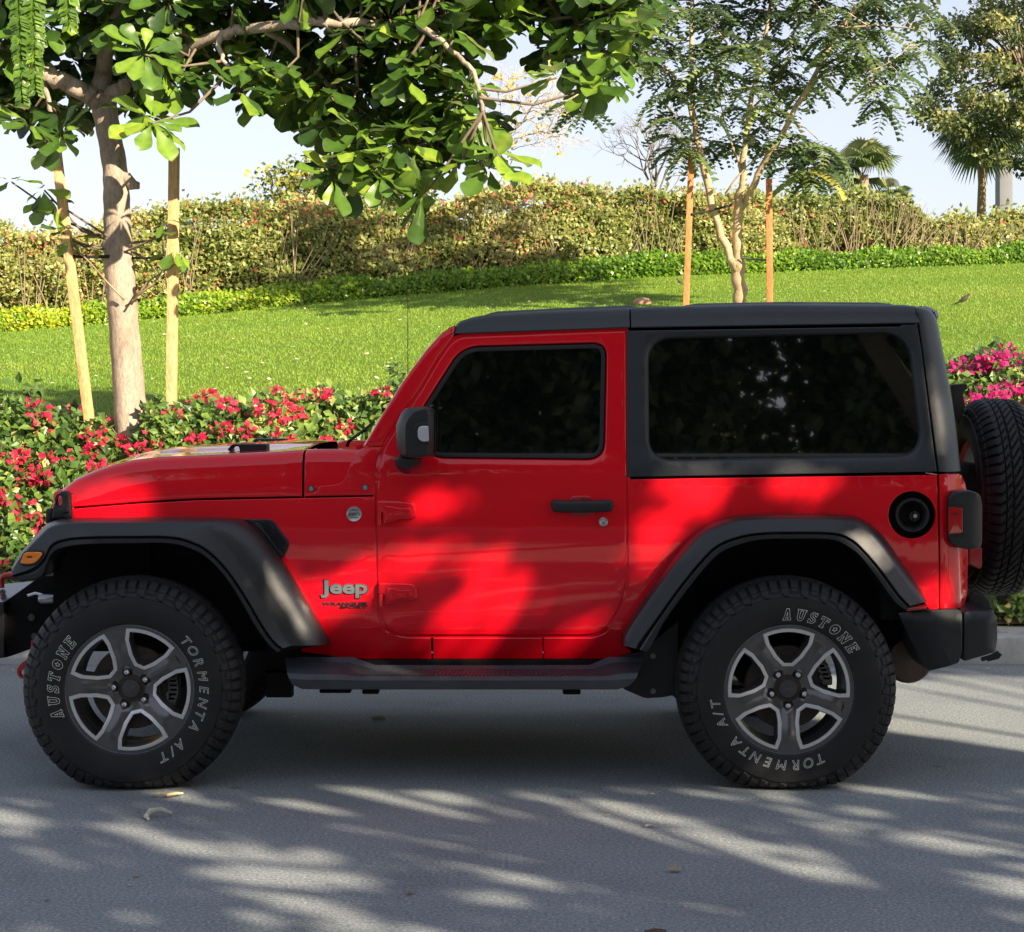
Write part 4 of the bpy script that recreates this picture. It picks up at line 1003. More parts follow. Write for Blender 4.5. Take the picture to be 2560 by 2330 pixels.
# ground far and wide
soil = simple("dry_soil", (.17, .12, .08), .95, noise=.35, nscale=6, bump=.6, bscale=60)
m = MB(); m.add([(-900, -900, -.12), (900, -900, -.12), (900, 1500, -.12), (-900, 1500, -.12)], [(0, 1, 2, 3)]); g = m.build("ground", soil); tag(g, kind="structure")
def asphalt():
    m, nt, b = newmat("asphalt")
    tc = nt.nodes.new("ShaderNodeTexCoord"); co = tc.outputs["Object"]
    n1 = nd(nt, "ShaderNodeTexNoise", Scale=88.0, Detail=5.0, Roughness=.75); n2 = nd(nt, "ShaderNodeTexNoise", Scale=1.1, Detail=6.0, Roughness=.6)
    v = nd(nt, "ShaderNodeTexVoronoi", Scale=120.0); v.inputs["Randomness"].default_value = 1
    v2 = nd(nt, "ShaderNodeTexVoronoi", Scale=16.0)
    for n in (n1, n2, v, v2): nt.links.new(co, n.inputs["Vector"])
    r1 = ramp(nt, n1.outputs[0], [(.32, (.115, .132, .142)), (.5, (.215, .240, .252)), (.68, (.44, .46, .465))])
    r2 = ramp(nt, n2.outputs[0], [(.28, (.70, .70, .71)), (.45, (.95, .95, .95)), (.7, (1.10, 1.10, 1.08))])
    mx = nd(nt, "ShaderNodeMix", _data_type='RGBA', _blend_type='MULTIPLY'); mx.inputs[0].default_value = 1
    nt.links.new(r1.outputs[0], mx.inputs[6]); nt.links.new(r2.outputs[0], mx.inputs[7])
    # pale stone chips
    r3 = ramp(nt, v.outputs["Distance"], [(.10, (1, 1, 1)), (.17, (0, 0, 0))])
    r4 = ramp(nt, v.outputs["Color"], [(.86, (0, 0, 0)), (.90, (1, 1, 1))])
    mm = nd(nt, "ShaderNodeMath", _operation='MULTIPLY'); nt.links.new(r3.outputs[0], mm.inputs[0]); nt.links.new(r4.outputs[0], mm.inputs[1])
    m2 = nd(nt, "ShaderNodeMix", _data_type='RGBA'); nt.links.new(mm.outputs[0], m2.inputs[0]); nt.links.new(mx.outputs[2], m2.inputs[6]); m2.inputs[7].default_value = (.55, .53, .48, 1)
    v2.inputs["Scale"].default_value = 1.7; r5 = ramp(nt, v2.outputs["Distance"], [(.02, (.35, .34, .33)), (.055, (1, 1, 1))])
    m3 = nd(nt, "ShaderNodeMix", _data_type='RGBA', _blend_type='MULTIPLY'); m3.inputs[0].default_value = .8; nt.links.new(m2.outputs[2], m3.inputs[6]); nt.links.new(r5.outputs[0], m3.inputs[7]); m2 = m3
    nt.links.new(m2.outputs[2], b.inputs["Base Color"]); b.inputs["Roughness"].default_value = .85; b.inputs["Specular IOR Level"].default_value = .35
    bp = nd(nt, "ShaderNodeBump", Strength=.9, Distance=.006); nt.links.new(n1.outputs[0], bp.inputs["Height"])
    nt.links.new(bp.outputs[0], b.inputs["Normal"]); return m
m = MB(); xs = [-120, -30, -10, 0, 10, 30, 120]; V, F = loftgrid([[(x, y, 0) for x in xs] for y in (-11, -4, 0, 3.42)]); m.add(V, [f[::-1] for f in F]); g = m.build("road", asphalt(), sharp=None, fix=True); tag(g, kind="structure")
# kerb stones with joints
conc = simple("kerb_concrete", (.40, .40, .38), .9, noise=.22, nscale=9, bump=.5, bscale=90)
m = MB(); x = -14.0
while x < 16:
    m.box((x + .004, 3.41, -.05), (x + .996, 3.72, .148), .014); x += 1.0
k = m.build("kerb", conc, sharp=40); tag(k, kind="structure")
m = MB(); x = -14.0
while x < 16: m.box((x + .003, 3.722, -.05), (x + .997, 4.0, .140), .006); x += 1.0
k = m.build("kerb_apron", simple("apron_concrete", (.46, .44, .40), .9, noise=.2, nscale=14, bump=.4), sharp=40); tag(k, kind="structure")
m = MB(); m.box((-60, -11.5, -.05), (60, -11.02, .14), .02); k = m.build("kerb", conc); tag(k, kind="structure")
m = MB(); m.add([(-120, -40, .12), (120, -40, .12), (120, -11.5, .12), (-120, -11.5, .12)], [(0, 1, 2, 3)]); k = m.build("verge", soil); tag(k, kind="structure")

# lawn terrain
def lawnmat():
    m, nt, b = newmat("lawn_turf")
    tc = nt.nodes.new("ShaderNodeTexCoord"); co = tc.outputs["Object"]
    mp = nd(nt, "ShaderNodeMapping"); mp.inputs["Scale"].default_value = (1.0, 1.0, 1.0); nt.links.new(co, mp.inputs[0])
    n1 = nd(nt, "ShaderNodeTexNoise", Scale=45.0, Detail=5.0, Roughness=.8); n2 = nd(nt, "ShaderNodeTexNoise", Scale=.55, Detail=5.0, Roughness=.6)
    for n in (n1, n2): nt.links.new(mp.outputs[0], n.inputs["Vector"])
    r1 = ramp(nt, n1.outputs[0], [(.28, (.09, .16, .010)), (.5, (.17, .27, .018)), (.72, (.25, .35, .030))])
    r2 = ramp(nt, n2.outputs[0], [(.3, (.86, .90, .8)), (.7, (1.1, 1.06, 1.2))])
    mx = nd(nt, "ShaderNodeMix", _data_type='RGBA', _blend_type='MULTIPLY'); mx.inputs[0].default_value = 1
    nt.links.new(r1.outputs[0], mx.inputs[6]); nt.links.new(r2.outputs[0], mx.inputs[7]); nt.links.new(mx.outputs[2], b.inputs["Base Color"])
    b.inputs["Roughness"].default_value = .8; b.inputs["Specular IOR Level"].default_value = .2
    bp = nd(nt, "ShaderNodeBump", Strength=1.0, Distance=.05); nt.links.new(n1.outputs[0], bp.inputs["Height"]); nt.links.new(bp.outputs[0], b.inputs["Normal"]); return m
xs = list(np.arange(-30, 34, .5)); ys = [3.98] + list(np.arange(4.2, 6.2, .2)) + [6.1] + list(np.arange(6.5, 24, .5)) + [26, 30, 40, 80, 200, 600]; ys = sorted(set(ys))
V, F = loftgrid([[(x, y, groundZ(x, y)) for x in [-600, -120] + xs + [120, 600]] for y in ys])
lawn = mkobj("lawn", V, [f for f in F], lawnmat(), sharp=None); tag(lawn, kind="structure")
xs2 = np.arange(-14, 16, .4)
V, F = loftgrid([[(x, y, groundZ(x, y) + .012) for x in xs2] for y in (3.97, 4.3, 4.6, 5.0, 5.4, 5.8, 6.12)]); g = mkobj("flower_bed_soil", V, F, simple("bed_soil", (.055, .035, .024), .95, noise=.4, nscale=12, bump=.8, bscale=50), sharp=None); tag(g, kind="structure")

# ------------------------------------------------------------------ leaf scattering
def nrmz(a): return a / np.maximum(1e-9, np.linalg.norm(a, axis=-1, keepdims=True))
def frames(d, n):
    d = nrmz(d); x = nrmz(np.cross(d, n)); z = np.cross(x, d); return np.stack([x, d, z], axis=-1)
def scatter(name, TV, TF, pos, rot, scl, tint, mat, parent=None, smooth=False, extra=None, vt=None):
    TV = np.array(TV, float); n = len(pos); k = len(TV); scl = np.array(scl)
    if scl.ndim == 1: scl = scl[:, None] * np.ones((1, 3))
    loc = TV[None] * scl[:, None, :]
    W = np.einsum('nij,nkj->nki', rot, loc) + pos[:, None, :]
    V = W.reshape(-1, 3); me = bpy.data.meshes.new(name)
    fl = [list(f) for f in TF]; nf = len(fl); lens = np.array([len(f) for f in fl]); flat = np.concatenate(fl)
    loops = (flat[None] + (np.arange(n) * k)[:, None]).ravel(); tots = np.tile(lens, n); starts = np.concatenate([[0], np.cumsum(tots)[:-1]])
    tt = np.repeat(tint, k) + (np.tile(np.array(vt), n) if vt is not None else 0); mi = None
    if extra:          # (V, F) of stems etc.
        EV, EF = extra; b0 = len(V); V = np.concatenate([V, np.array([tuple(v) for v in EV])]); 
        el = np.array([len(f) for f in EF]); ef = np.concatenate([np.array(f) for f in EF]) + b0
        loops = np.concatenate([loops, ef]); st2 = np.concatenate([[0], np.cumsum(el)[:-1]]) + tots.sum(); starts = np.concatenate([starts, st2]); mi = np.concatenate([np.zeros(len(tots), int), np.ones(len(el), int)]); tots = np.concatenate([tots, el]); tt = np.concatenate([tt, np.zeros(len(EV))])
    me.vertices.add(len(V)); me.vertices.foreach_set("co", V.astype(np.float32).ravel())
    me.loops.add(len(loops)); me.loops.foreach_set("vertex_index", loops.astype(np.int32))
    me.polygons.add(len(tots)); me.polygons.foreach_set("loop_start", starts.astype(np.int32)); me.polygons.foreach_set("loop_total", tots.astype(np.int32))
    me.update(calc_edges=True)
    at = me.attributes.new("tint", 'FLOAT', 'POINT'); at.data.foreach_set("value", tt.astype(np.float32))
    me.polygons.foreach_set("use_smooth", [smooth] * len(tots))
    for q in (mat if isinstance(mat, (list, tuple)) else [mat]): me.materials.append(q)
    if mi is not None: me.polygons.foreach_set("material_index", mi.astype(np.int32))
    o = bpy.data.objects.new(name, me); COL.objects.link(o)
    if parent: o.parent = parent; o.matrix_parent_inverse = Matrix.Translation(-wloc(parent))
    return o
LEAF4 = ([(0, 0, 0), (-.32, .45, .08), (0, .5, 0), (.32, .45, .08), (0, 1, -.05)], [(0, 2, 1), (0, 3, 2), (1, 2, 4), (2, 3, 4)])
LEAF2 = ([(0, 0, 0), (-.3, .5, .06), (.3, .5, .06), (0, 1, 0)], [(0, 2, 1), (1, 2, 3)])
def rdir(n): return nrmz(rng.normal(size=(n, 3)))
def vnoise(p, f, seed=0):
    r = np.random.default_rng(seed); o = np.zeros(len(p))
    for k in range(7):
        d = r.normal(size=3); d /= np.linalg.norm(d); o += np.sin((p @ d) * f * (1 + .35 * k) + r.uniform(0, 6.28)) / (1 + .25 * k)
    return o / 3.2

BARK = simple("bark", (.20, .155, .12), .9, noise=.3, nscale=26, bump=1.0, bscale=45)
def barkmat(name, col, sc=1.0):
    m, nt, b = newmat(name); tc = nt.nodes.new("ShaderNodeTexCoord")
    mp = nd(nt, "ShaderNodeMapping"); mp.inputs["Scale"].default_value = (1, 1, .35); nt.links.new(tc.outputs["Object"], mp.inputs[0])
    n = nd(nt, "ShaderNodeTexNoise", Scale=60.0 * sc, Detail=6.0, Roughness=.75); n2 = nd(nt, "ShaderNodeTexNoise", Scale=6.0 * sc, Detail=3.0)
    for q in (n, n2): nt.links.new(mp.outputs[0], q.inputs["Vector"])
    r = ramp(nt, n.outputs[0], [(.3, tuple(c * .55 for c in col)), (.55, col), (.8, tuple(min(1, c * 1.3) for c in col))])
    r2 = ramp(nt, n2.outputs[0], [(.35, (.75, .75, .72)), (.65, (1.1, 1.1, 1.1))]); mx = nd(nt, "ShaderNodeMix", _data_type='RGBA', _blend_type='MULTIPLY'); mx.inputs[0].default_value = 1
    nt.links.new(r.outputs[0], mx.inputs[6]); nt.links.new(r2.outputs[0], mx.inputs[7]); nt.links.new(mx.outputs[2], b.inputs["Base Color"]); b.inputs["Roughness"].default_value = .9
    bp = nd(nt, "ShaderNodeBump", Strength=.8, Distance=.012); nt.links.new(n.outputs[0], bp.inputs["Height"]); nt.links.new(bp.outputs[0], b.inputs["Normal"]); return m

# ------------------------------------------------------------------ grass blades, petals
def inview(x, y, z, mg=60):
    u = 1008 + 3870 * x / (y + 7.4); v = 771 - 3870 * (z - 1.5) / (y + 7.4); return -mg < u < 2016 + mg
N = 230000
yy = BANK1 + .05 + (rng.random(N) ** .9) * 15.5; xx = (rng.random(N) - .5) * 2 * (.30 * (yy + 7.4)); gz = np.array([groundZ(a, b) for a, b in zip(xx, yy)])
ok = yy < np.interp(xx, _cx, _cy) + .3; xx, yy, gz = xx[ok], yy[ok], gz[ok]; n = len(xx)
pos = np.stack([xx, yy, gz - .004], 1); d = np.stack([rng.normal(0, .28, n), rng.normal(0, .28, n), np.ones(n)], 1); fr_ = frames(d, rdir(n) * np.array([1, 1, .2]))
tint = np.clip(.5 + .22 * vnoise(pos, 1.7, 3) + .12 * vnoise(pos, .5, 4) + .08 * rng.normal(size=n), 0, 1)
GR = leafmat("grass_blades", [(0, (.10, .21, .016)), (.35, (.165, .32, .024)), (.7, (.25, .38, .03)), (1, (.36, .42, .07))], trans=.45, rough=.5)
gsc = (.020 + .014 * rng.random(n)); sc3 = np.stack([gsc * .6 + .004, gsc, gsc], 1)
gr_ = scatter("lawn_grass", [(-.3, 0, 0), (.3, 0, 0), (0, 1, .1)], [(0, 1, 2)], pos, fr_, sc3, tint, GR); tag(gr_, "short bright green lawn grass on the slope behind the car", "grass", kind="stuff")
N = 260; yy = BANK1 + .3 + rng.random(N) * 11; xx = (rng.random(N) - .6) * 2 * (.28 * (yy + 7.4)); cl = rng.integers(0, 40, N); xx += rng.normal(0, .3, 40)[cl]; 
pos = np.array([(a, b, groundZ(a, b) + .03) for a, b in zip(xx, yy)])
pt = scatter("fallen_petals", *LEAF2, pos, frames(rdir(N) * np.array([1, 1, .2]), np.tile([0, -.6, 1.], (N, 1)) + .4 * rdir(N)), .035 + .03 * rng.random(N), rng.random(N), leafmat("petal_pale", [(0, (.5, .45, .28)), (.6, (.62, .58, .42)), (1, (.36, .26, .12))], trans=.2)); tag(pt, "pale fallen petals strewn on the lawn", "petals", kind="stuff")

# ------------------------------------------------------------------ clipped hedge along the crest and the ground cover in front of it
HU = [-500, 0, 50, 150, 250, 400, 520, 700, 850, 910, 1000, 1100, 1250, 1340, 1500, 1600, 1700, 1780, 1830, 2016, 2500]
HV = [455, 452, 448, 455, 436, 414, 410, 398, 412, 408, 392, 374, 374, 384, 400, 396, 384, 395, 430, 440, 440]
def hedgetop(x, y):
    u = 1008 + 3870 * x / (y + 7.4); return 1.5 - (interp(u, HU, HV) - 771) * (y + 7.4) / 3870
HEDGE = leafmat("hedge_leaves", [(0, (.08, .12, .025)), (.30, (.17, .22, .05)), (.58, (.32, .34, .09)), (.74, (.48, .45, .17)), (.84, (.42, .26, .11)), (1, (.60, .10, .08))], trans=.32, rough=.4)
TWIG = simple("pale_twig", (.30, .23, .15), .9, noise=.3, nscale=10)
INNER = simple("hedge_inner_twigs", (.07, .065, .028), 1, noise=.4, nscale=30)
def hedgechunk(name, x0, x1, nleaf, twigs, lab, cat, size=.055, fl=.03, group=None, thick=1.3, top_add=0.0, kind=None, tint0=0.0):
    xs = rng.uniform(x0, x1, nleaf); face = rng.random(nleaf); yc = np.interp(xs, _cx, _cy)
    base = np.array([groundZ(a, b + .5) for a, b in zip(xs, yc)]); top = np.array([hedgetop(a, b + .6) for a, b in zip(xs, yc)]) + top_add
    p0 = np.stack([xs, yc, base], 1)
    bump = .14 * vnoise(p0, 2.3, 5) + .13 * vnoise(p0, 8.0, 6); top = top + bump * .8
    h = rng.random(nleaf) ** .8; onface = face < .72; z = np.where(onface, base + .10 + (top - base - .05) * h, top + rng.normal(0, .05, nleaf) + np.abs(rng.normal(0, .07, nleaf)) * (rng.random(nleaf) < .3))
    p0 = np.stack([xs, z * 0, z], 1); dep = .16 * vnoise(p0, 3.0, 8) + .10 * vnoise(p0, 9.0, 9) + np.abs(rng.normal(0, .11, nleaf)) * 1.0
    y = np.where(onface, yc + .45 + dep + .25 * h ** 3, yc + .6 + rng.random(nleaf) * thick * .8)
    pos = np.stack([xs, y, z], 1); n = nleaf
    nor = np.tile([.25, -1., .55], (n, 1)) + .9 * rdir(n); d = rdir(n) + np.array([0, -.2, .35])
    patch = vnoise(pos, 1.1, 12) * .16 + vnoise(pos, 4.0, 13) * .12
    tint = np.clip(.42 + tint0 + patch + .12 * rng.normal(size=n), 0, .90); red = rng.random(n) < fl * (1 + 1.5 * vnoise(pos, 2.2, 14)) * (1 + 1.6 * (h > .75)); tint = np.where(red, rng.uniform(.93, 1, n), tint)
    root = empty(name, ((x0 + x1) / 2, float(np.interp((x0 + x1) / 2, _cx, _cy)) + .8, groundZ((x0 + x1) / 2, 19)))
    scatter("foliage", *LEAF2, pos, frames(d, nor), size * 1.2 * (.6 + .8 * rng.random(n)), tint, HEDGE, root)
    tw = MB()
    for i in range(twigs):
        x = rng.uniform(x0, x1); y = float(np.interp(x, _cx, _cy)) + .42 + rng.random() * .3; zb = groundZ(x, y) - .02; zt = hedgetop(x, y) + .05
        for j in range(3):
            hh = (zt - zb) * rng.uniform(.55, 1.05); dx = rng.normal(0, .28); tw.tube([(x, y, zb), (x + dx * .35, y - .06, zb + hh * .4), (x + dx * .8, y - .05 * rng.random(), zb + hh * .75), (x + dx * 1.1, y + .0, zb + hh)], [.011, .009, .006, .003], 3, cap=False)
    tw.build("branches", TWIG, root, sharp=None)
    # woody inside so that the sky does not show through
    xs_ = np.linspace(x0, x1, max(3, int((x1 - x0) / .4)))
    rows = []
    for x in xs_:
        yc_ = float(np.interp(x, _cx, _cy)); b_ = groundZ(x, yc_ + .6); t_ = hedgetop(x, yc_ + .7) - .16 + top_add + .05 * sin(x * 5)
        rows.append([Vector((x, yc_ + .72, b_ - .1)), Vector((x, yc_ + .74, lerp(b_, t_, .6))), Vector((x, yc_ + .86, t_ - .05)), Vector((x, yc_ + 1.1, t_)), Vector((x, yc_ + 1.5, t_ - .1)), Vector((x, yc_ + 1.6, b_ - .1))])
    V, F = loftgrid(rows); mkobj("inner_wood", V, F, INNER, root, sharp=None)
    tag(root, lab, cat, group, kind); return root
hedgechunk("hedge", -11.5, 4.35, 76000, 60, "long olive and yellow-green hedge with scattered red flowers along the top of the lawn", "hedge")
for i, (a, b, lab) in enumerate(((4.3, 5.75, "leafy shrub with pale stems, right of the staked tree and left of the palms"), (5.7, 7.15, "bushy shrub with fanning pale stems in front of the small fan palm"), (7.05, 8.55, "lower shrub with pale stems between the fan palm and the tall palm trunk"), (8.5, 10.6, "shrub at the right end of the row in front of the grey column"))):
    hedgechunk("shrub", a, b, 5200, 34, lab, "shrub", size=.06, fl=.012, group="woody shrubs at the right end of the hedge", tint0=.02)
GC = leafmat("ground_cover_leaves", [(0, (.05, .13, .010)), (.4, (.13, .28, .016)), (.7, (.32, .44, .025)), (1, (.66, .60, .04))], trans=.35, rough=.35)
n = 46000; xs_ = rng.uniform(-11.5, 11, n); yc = np.interp(xs_, _cx, _cy); f = rng.random(n); p0 = np.stack([xs_, yc * 0, yc * 0], 1)
hgt = .25 + .07 * vnoise(p0, 3.1, 21) + .04 * vnoise(p0, 9, 22); a = f * pi * .62
y = yc + .42 - .36 * np.cos(a) + rng.normal(0, .03, n); z = np.array([groundZ(q, w_) for q, w_ in zip(xs_, y)]) + hgt * np.sin(a) * (.8 + .3 * rng.random(n))
pos = np.stack([xs_, y, z], 1); yel = np.clip((2.0 - xs_) / 9, 0, 1)
tint = np.clip(.30 + .28 * yel + .16 * vnoise(pos, 2.0, 23) + .16 * rng.normal(size=n), 0, 1)
o = scatter("ground_cover", *LEAF2, pos, frames(rdir(n) + np.array([0, -.3, .3]), np.tile([.2, -1., 1.1], (n, 1)) + .8 * rdir(n)), .06 * (.7 + .7 * rng.random(n)), tint, GC); tag(o, "bright yellow-green ground cover in a low strip along the foot of the hedge", "ground cover", kind="stuff")
rows = [[Vector((x, float(np.interp(x, _cx, _cy)) + dy, groundZ(x, float(np.interp(x, _cx, _cy)) + dy) + dz)) for dy, dz in ((.12, -.02), (.18, .12), (.42, .20), (.8, .18))] for x in np.linspace(-11.5, 11, 60)]
V, F = loftgrid(rows); g = mkobj("ground_cover_soil", V, F, INNER, sharp=None); tag(g, kind="structure")

# ------------------------------------------------------------------ bougainvillea along the kerb
BL = leafmat("bougainvillea_leaves", [(0, (.028, .070, .016)), (.35, (.085, .17, .030)), (.65, (.20, .31, .06)), (.9, (.40, .48, .12)), (1, (.52, .42, .16))], trans=.35, rough=.38)
BR = leafmat("bract_red", [(0, (.42, .005, .04)), (.5, (.68, .015, .075)), (1, (.80, .08, .13))], trans=.35, rough=.6, spec=.2)
BM = leafmat("bract_magenta", [(0, (.28, .004, .085)), (.5, (.52, .008, .16)), (1, (.66, .05, .24))], trans=.35, rough=.6, spec=.2)
TOPU = [-300, 0, 60, 130, 200, 232, 244, 284, 296, 400, 470, 520, 600, 700, 790, 1000, 1300, 1800, 1880, 1950, 2016, 2300]
TOPV = [800, 803, 800, 812, 820, 826, 868, 868, 824, 806, 806, 796, 784, 775, 760, 770, 770, 730, 720, 715, 735, 730]
def bushtop(x, y=5.0):
    u = 1008 + 3870 * x / (y + 7.4); return 1.5 - (interp(u, TOPU, TOPV) - 771) * (y + 7.4) / 3870
def bougain(x0, x1, nleaf, nfl, mag, lab, sprigs=(), grp="bougainvillea bushes along the kerb"):
    cx = (x0 + x1) / 2; root = empty("bougainvillea_bush", (cx, 5.0, groundZ(cx, 5.0)))
    def surf(xs, s, lift):      # s: 0 at the kerb foot, 1 at the back of the top
        top = np.array([bushtop(a) for a in xs]); p0 = np.stack([xs, s * 1.4, s * 0], 1)
        y = np.where(s < .72, 4.02 + (s / .72) ** 1.5 * .75, 4.77 + (s - .72) / .28 * 1.15); z = np.where(s < .72, .17 + (top - .17) * (s / .72) ** .92, top - ((s - .72) / .28) ** 2 * .25)
        b_ = .09 * vnoise(p0, 4.5, 31) + .06 * vnoise(p0, 12, 32) + lift
        ny = np.where(s < .72, -.85, -.1); nz = np.where(s < .72, .45, 1.0); return np.stack([xs, y + ny * b_, z + nz * b_], 1)
    xs = rng.uniform(x0 - .12, x1 + .12, nleaf); s = rng.random(nleaf); lift = -np.abs(rng.normal(0, .10, nleaf)) + .03
    pos = surf(xs, s, lift); pos += .015 * rdir(nleaf)
    nor = np.tile([.25, -.9, .75], (nleaf, 1)) + .75 * rdir(nleaf); d = rdir(nleaf) + np.array([0, -.25, -.1])
    tint = np.clip(.45 + .2 * vnoise(pos, 5, 33) + .20 * rng.normal(size=nleaf), 0, 1)
    EP = []; 
    for (u, v, h) in sprigs:      # upright shoots
        t = disc2(u, v, 4.9)
        for j in range(46):
            q = rng.random(); EP.append((t.x + rng.normal(0, .045), 4.9 + rng.normal(0, .05), t.z - q * h))
    if EP:
        EP = np.array(EP); k = len(EP); pos = np.concatenate([pos, EP]); nor = np.concatenate([nor, np.tile([.3, -.9, .6], (k, 1)) + .8 * rdir(k)]); d = np.concatenate([d, rdir(k) + np.array([0, 0, -.1])]); tint = np.concatenate([tint, rng.uniform(.05, .6, k)])
    n = len(pos); scatter("foliage", *LEAF4, pos, frames(d, nor), .068 * (.6 + .7 * rng.random(n)), tint, BL, root)
    fx = rng.uniform(x0, x1, nfl); fs = rng.beta(3.2, 1.9, nfl); fp = surf(fx, fs, np.full(nfl, .045)); keep = (vnoise(fp, 3.0, 34) > -.25); fp = fp[keep]
    P_ = []; D_ = []; T_ = []
    for c in fp:
        k = rng.integers(8, 26); r = rng.uniform(.025, .06); o = rdir(k) * np.array([1.25, .8, .85]); P_.append(c + o * r * rng.random((k, 1)) ** .4); D_.append(o + .5 * rdir(k)); T_.append(np.clip(rng.normal(.5, .25, k), 0, 1))
    P_ = np.concatenate(P_); D_ = np.concatenate(D_); T_ = np.concatenate(T_); n = len(P_)
    scatter("flowers", [(0, 0, 0), (-.42, .45, .12), (0, .55, -.05), (.42, .45, .12), (0, 1, .1)], [(0, 2, 1), (0, 3, 2), (1, 2, 4), (2, 3, 4)], P_, frames(D_, rdir(n)), .042 * (.7 + .6 * rng.random(n)), T_, BM if mag else BR, root)["kind"] = "stuff"
    tw = MB()
    for i in range(26):
        x = rng.uniform(x0, x1); p = surf(np.array([x, x + rng.normal(0, .1), x + rng.normal(0, .2)]), np.array([.1, .45, .75]), np.array([-.2, -.12, -.02])); tw.tube([tuple(q) for q in p], [.009, .006, .003], 4, cap=False)
    for (u, v, h) in sprigs: t = disc2(u, v, 4.9); tw.tube([(t.x, 4.9, t.z - h - .1), (t.x, 4.9, t.z)], [.006, .002], 4, cap=False)
    tw.build("stems", TWIG, root, sharp=None); tag(root, lab, "bush", grp); return root
bougain(-4.6, -3.0, 6500, 28, 0, "leafy red-flowered bougainvillea bush at the far left, left of the leaning stake", [(-40, 790, .3)])
bougain(-3.05, -2.1, 7500, 52, 0, "bougainvillea with thick red flower clusters at the thick trunk's foot, above the car's nose", [(60, 752, .22), (15, 775, .15), (150, 800, .1)])
bougain(-2.15, -1.35, 6500, 30, 0, "bougainvillea with few red flowers behind the middle of the hood", [(520, 785, .08)])
bougain(-1.4, -.55, 6000, 26, 0, "tall pale-green bougainvillea beside the red windscreen pillar", [(785, 712, .22), (650, 775, .1)])
bougain(-.5, .85, 3000, 14, 0, "red-flowered bougainvillea hidden behind the car doors"); bougain(.9, 2.3, 3000, 14, 1, "magenta bougainvillea hidden behind the rear of the car")
bougain(2.35, 3.7, 9000, 140, 1, "magenta bougainvillea bush with dense flowers right behind the spare wheel", [(1965, 665, .24), (1890, 700, .14), (1925, 690, .12)])
bougain(3.7, 5.0, 4000, 34, 1, "magenta bougainvillea bush beyond the right edge, furthest from the car")
# loose petals at foot of the magenta bush
n = 40; pos = np.stack([rng.uniform(1.9, 4.4, n), rng.uniform(3.5, 4.1, n), np.full(n, .155)], 1); o = scatter("fallen_bracts", *LEAF4, pos, frames(rdir(n) * np.array([1, 1, .1]), np.tile([0, 0, 1.], (n, 1)) + .3 * rdir(n)), .035 + .02 * rng.random(n), rng.random(n), leafmat("dry_bract", [(0, (.30, .16, .10)), (1, (.45, .34, .24))], trans=.1)); tag(o, "dry fallen bracts on the kerb below the magenta bushes", "petals", kind="stuff")
# ------------------------------------------------------------------ the broad-leaved tree on the left
def obov(curl=.10):
    rows = [(0, .012), (.08, .018), (.20, .06), (.36, .13), (.52, .195), (.66, .245), (.78, .262), (.88, .235), (.95, .165), (.99, .075), (1.005, .012)]; V = []; F = []
    for t, w_ in rows:
        z = -curl * t * t * 1.6 + .03 * sin(t * 9); V += [(-w_, t, z + w_ * .28 + .02 * sin(t * 14)), (0, t, z), (w_, t, z + w_ * .28 - .02 * sin(t * 12))]
    for i in range(len(rows) - 1):
        a = i * 3; F += [(a, a + 1, a + 4, a + 3), (a + 1, a + 2, a + 5, a + 4)]
    return V, F
OB = obov(); OBT = [.13 if i % 3 == 1 else (.05 if (i // 3) % 2 else -.04) for i in range(33)]
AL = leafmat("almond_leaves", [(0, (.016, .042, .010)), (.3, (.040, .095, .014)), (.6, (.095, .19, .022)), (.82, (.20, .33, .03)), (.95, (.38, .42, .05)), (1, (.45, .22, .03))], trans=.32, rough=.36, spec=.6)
def path3(l): return [disc2(u, v, y) for u, v, y, r in l], [r for *_, r in l]
TY = 4.95
tree = empty("almond_tree", (disc2(262, 905, TY).x, TY, groundZ(disc2(262, 905, TY).x, TY)))
BARKL = barkmat("smooth_grey_bark", (.46, .37, .29))
m = MB()
tr = crom([(262, 960, TY, .125), (261, 880, TY, .110), (255, 780, TY, .100), (248, 695, TY, .096), (240, 590, TY, .094), (233, 500, TY, .093), (231, 440, TY, .086), (229, 380, TY, .082), (226, 330, TY, .078), (214, 260, TY, .076), (206, 215, TY, .080), (203, 192, TY, .080)], 5)
pts, rs = path3(tr); m.tube(pts, [r * (1 + .03 * sin(i * 1.7)) for i, r in enumerate(rs)], 18)
kn = disc2(262, 365, TY - .02); m.tube([disc2(232, 352, TY), disc2(250, 352, TY - .02), kn, disc2(271, 366, TY - .02), disc2(273, 372, TY - .02)], [.045, .042, .036, .026, .008], 10)
m.tube([disc2(225, 485, TY), disc2(208, 484, TY - .05), disc2(203, 488, TY - .06)], [.06, .045, .015], 10)
trunk = m.build("trunk", BARKL, tree, sharp=None)
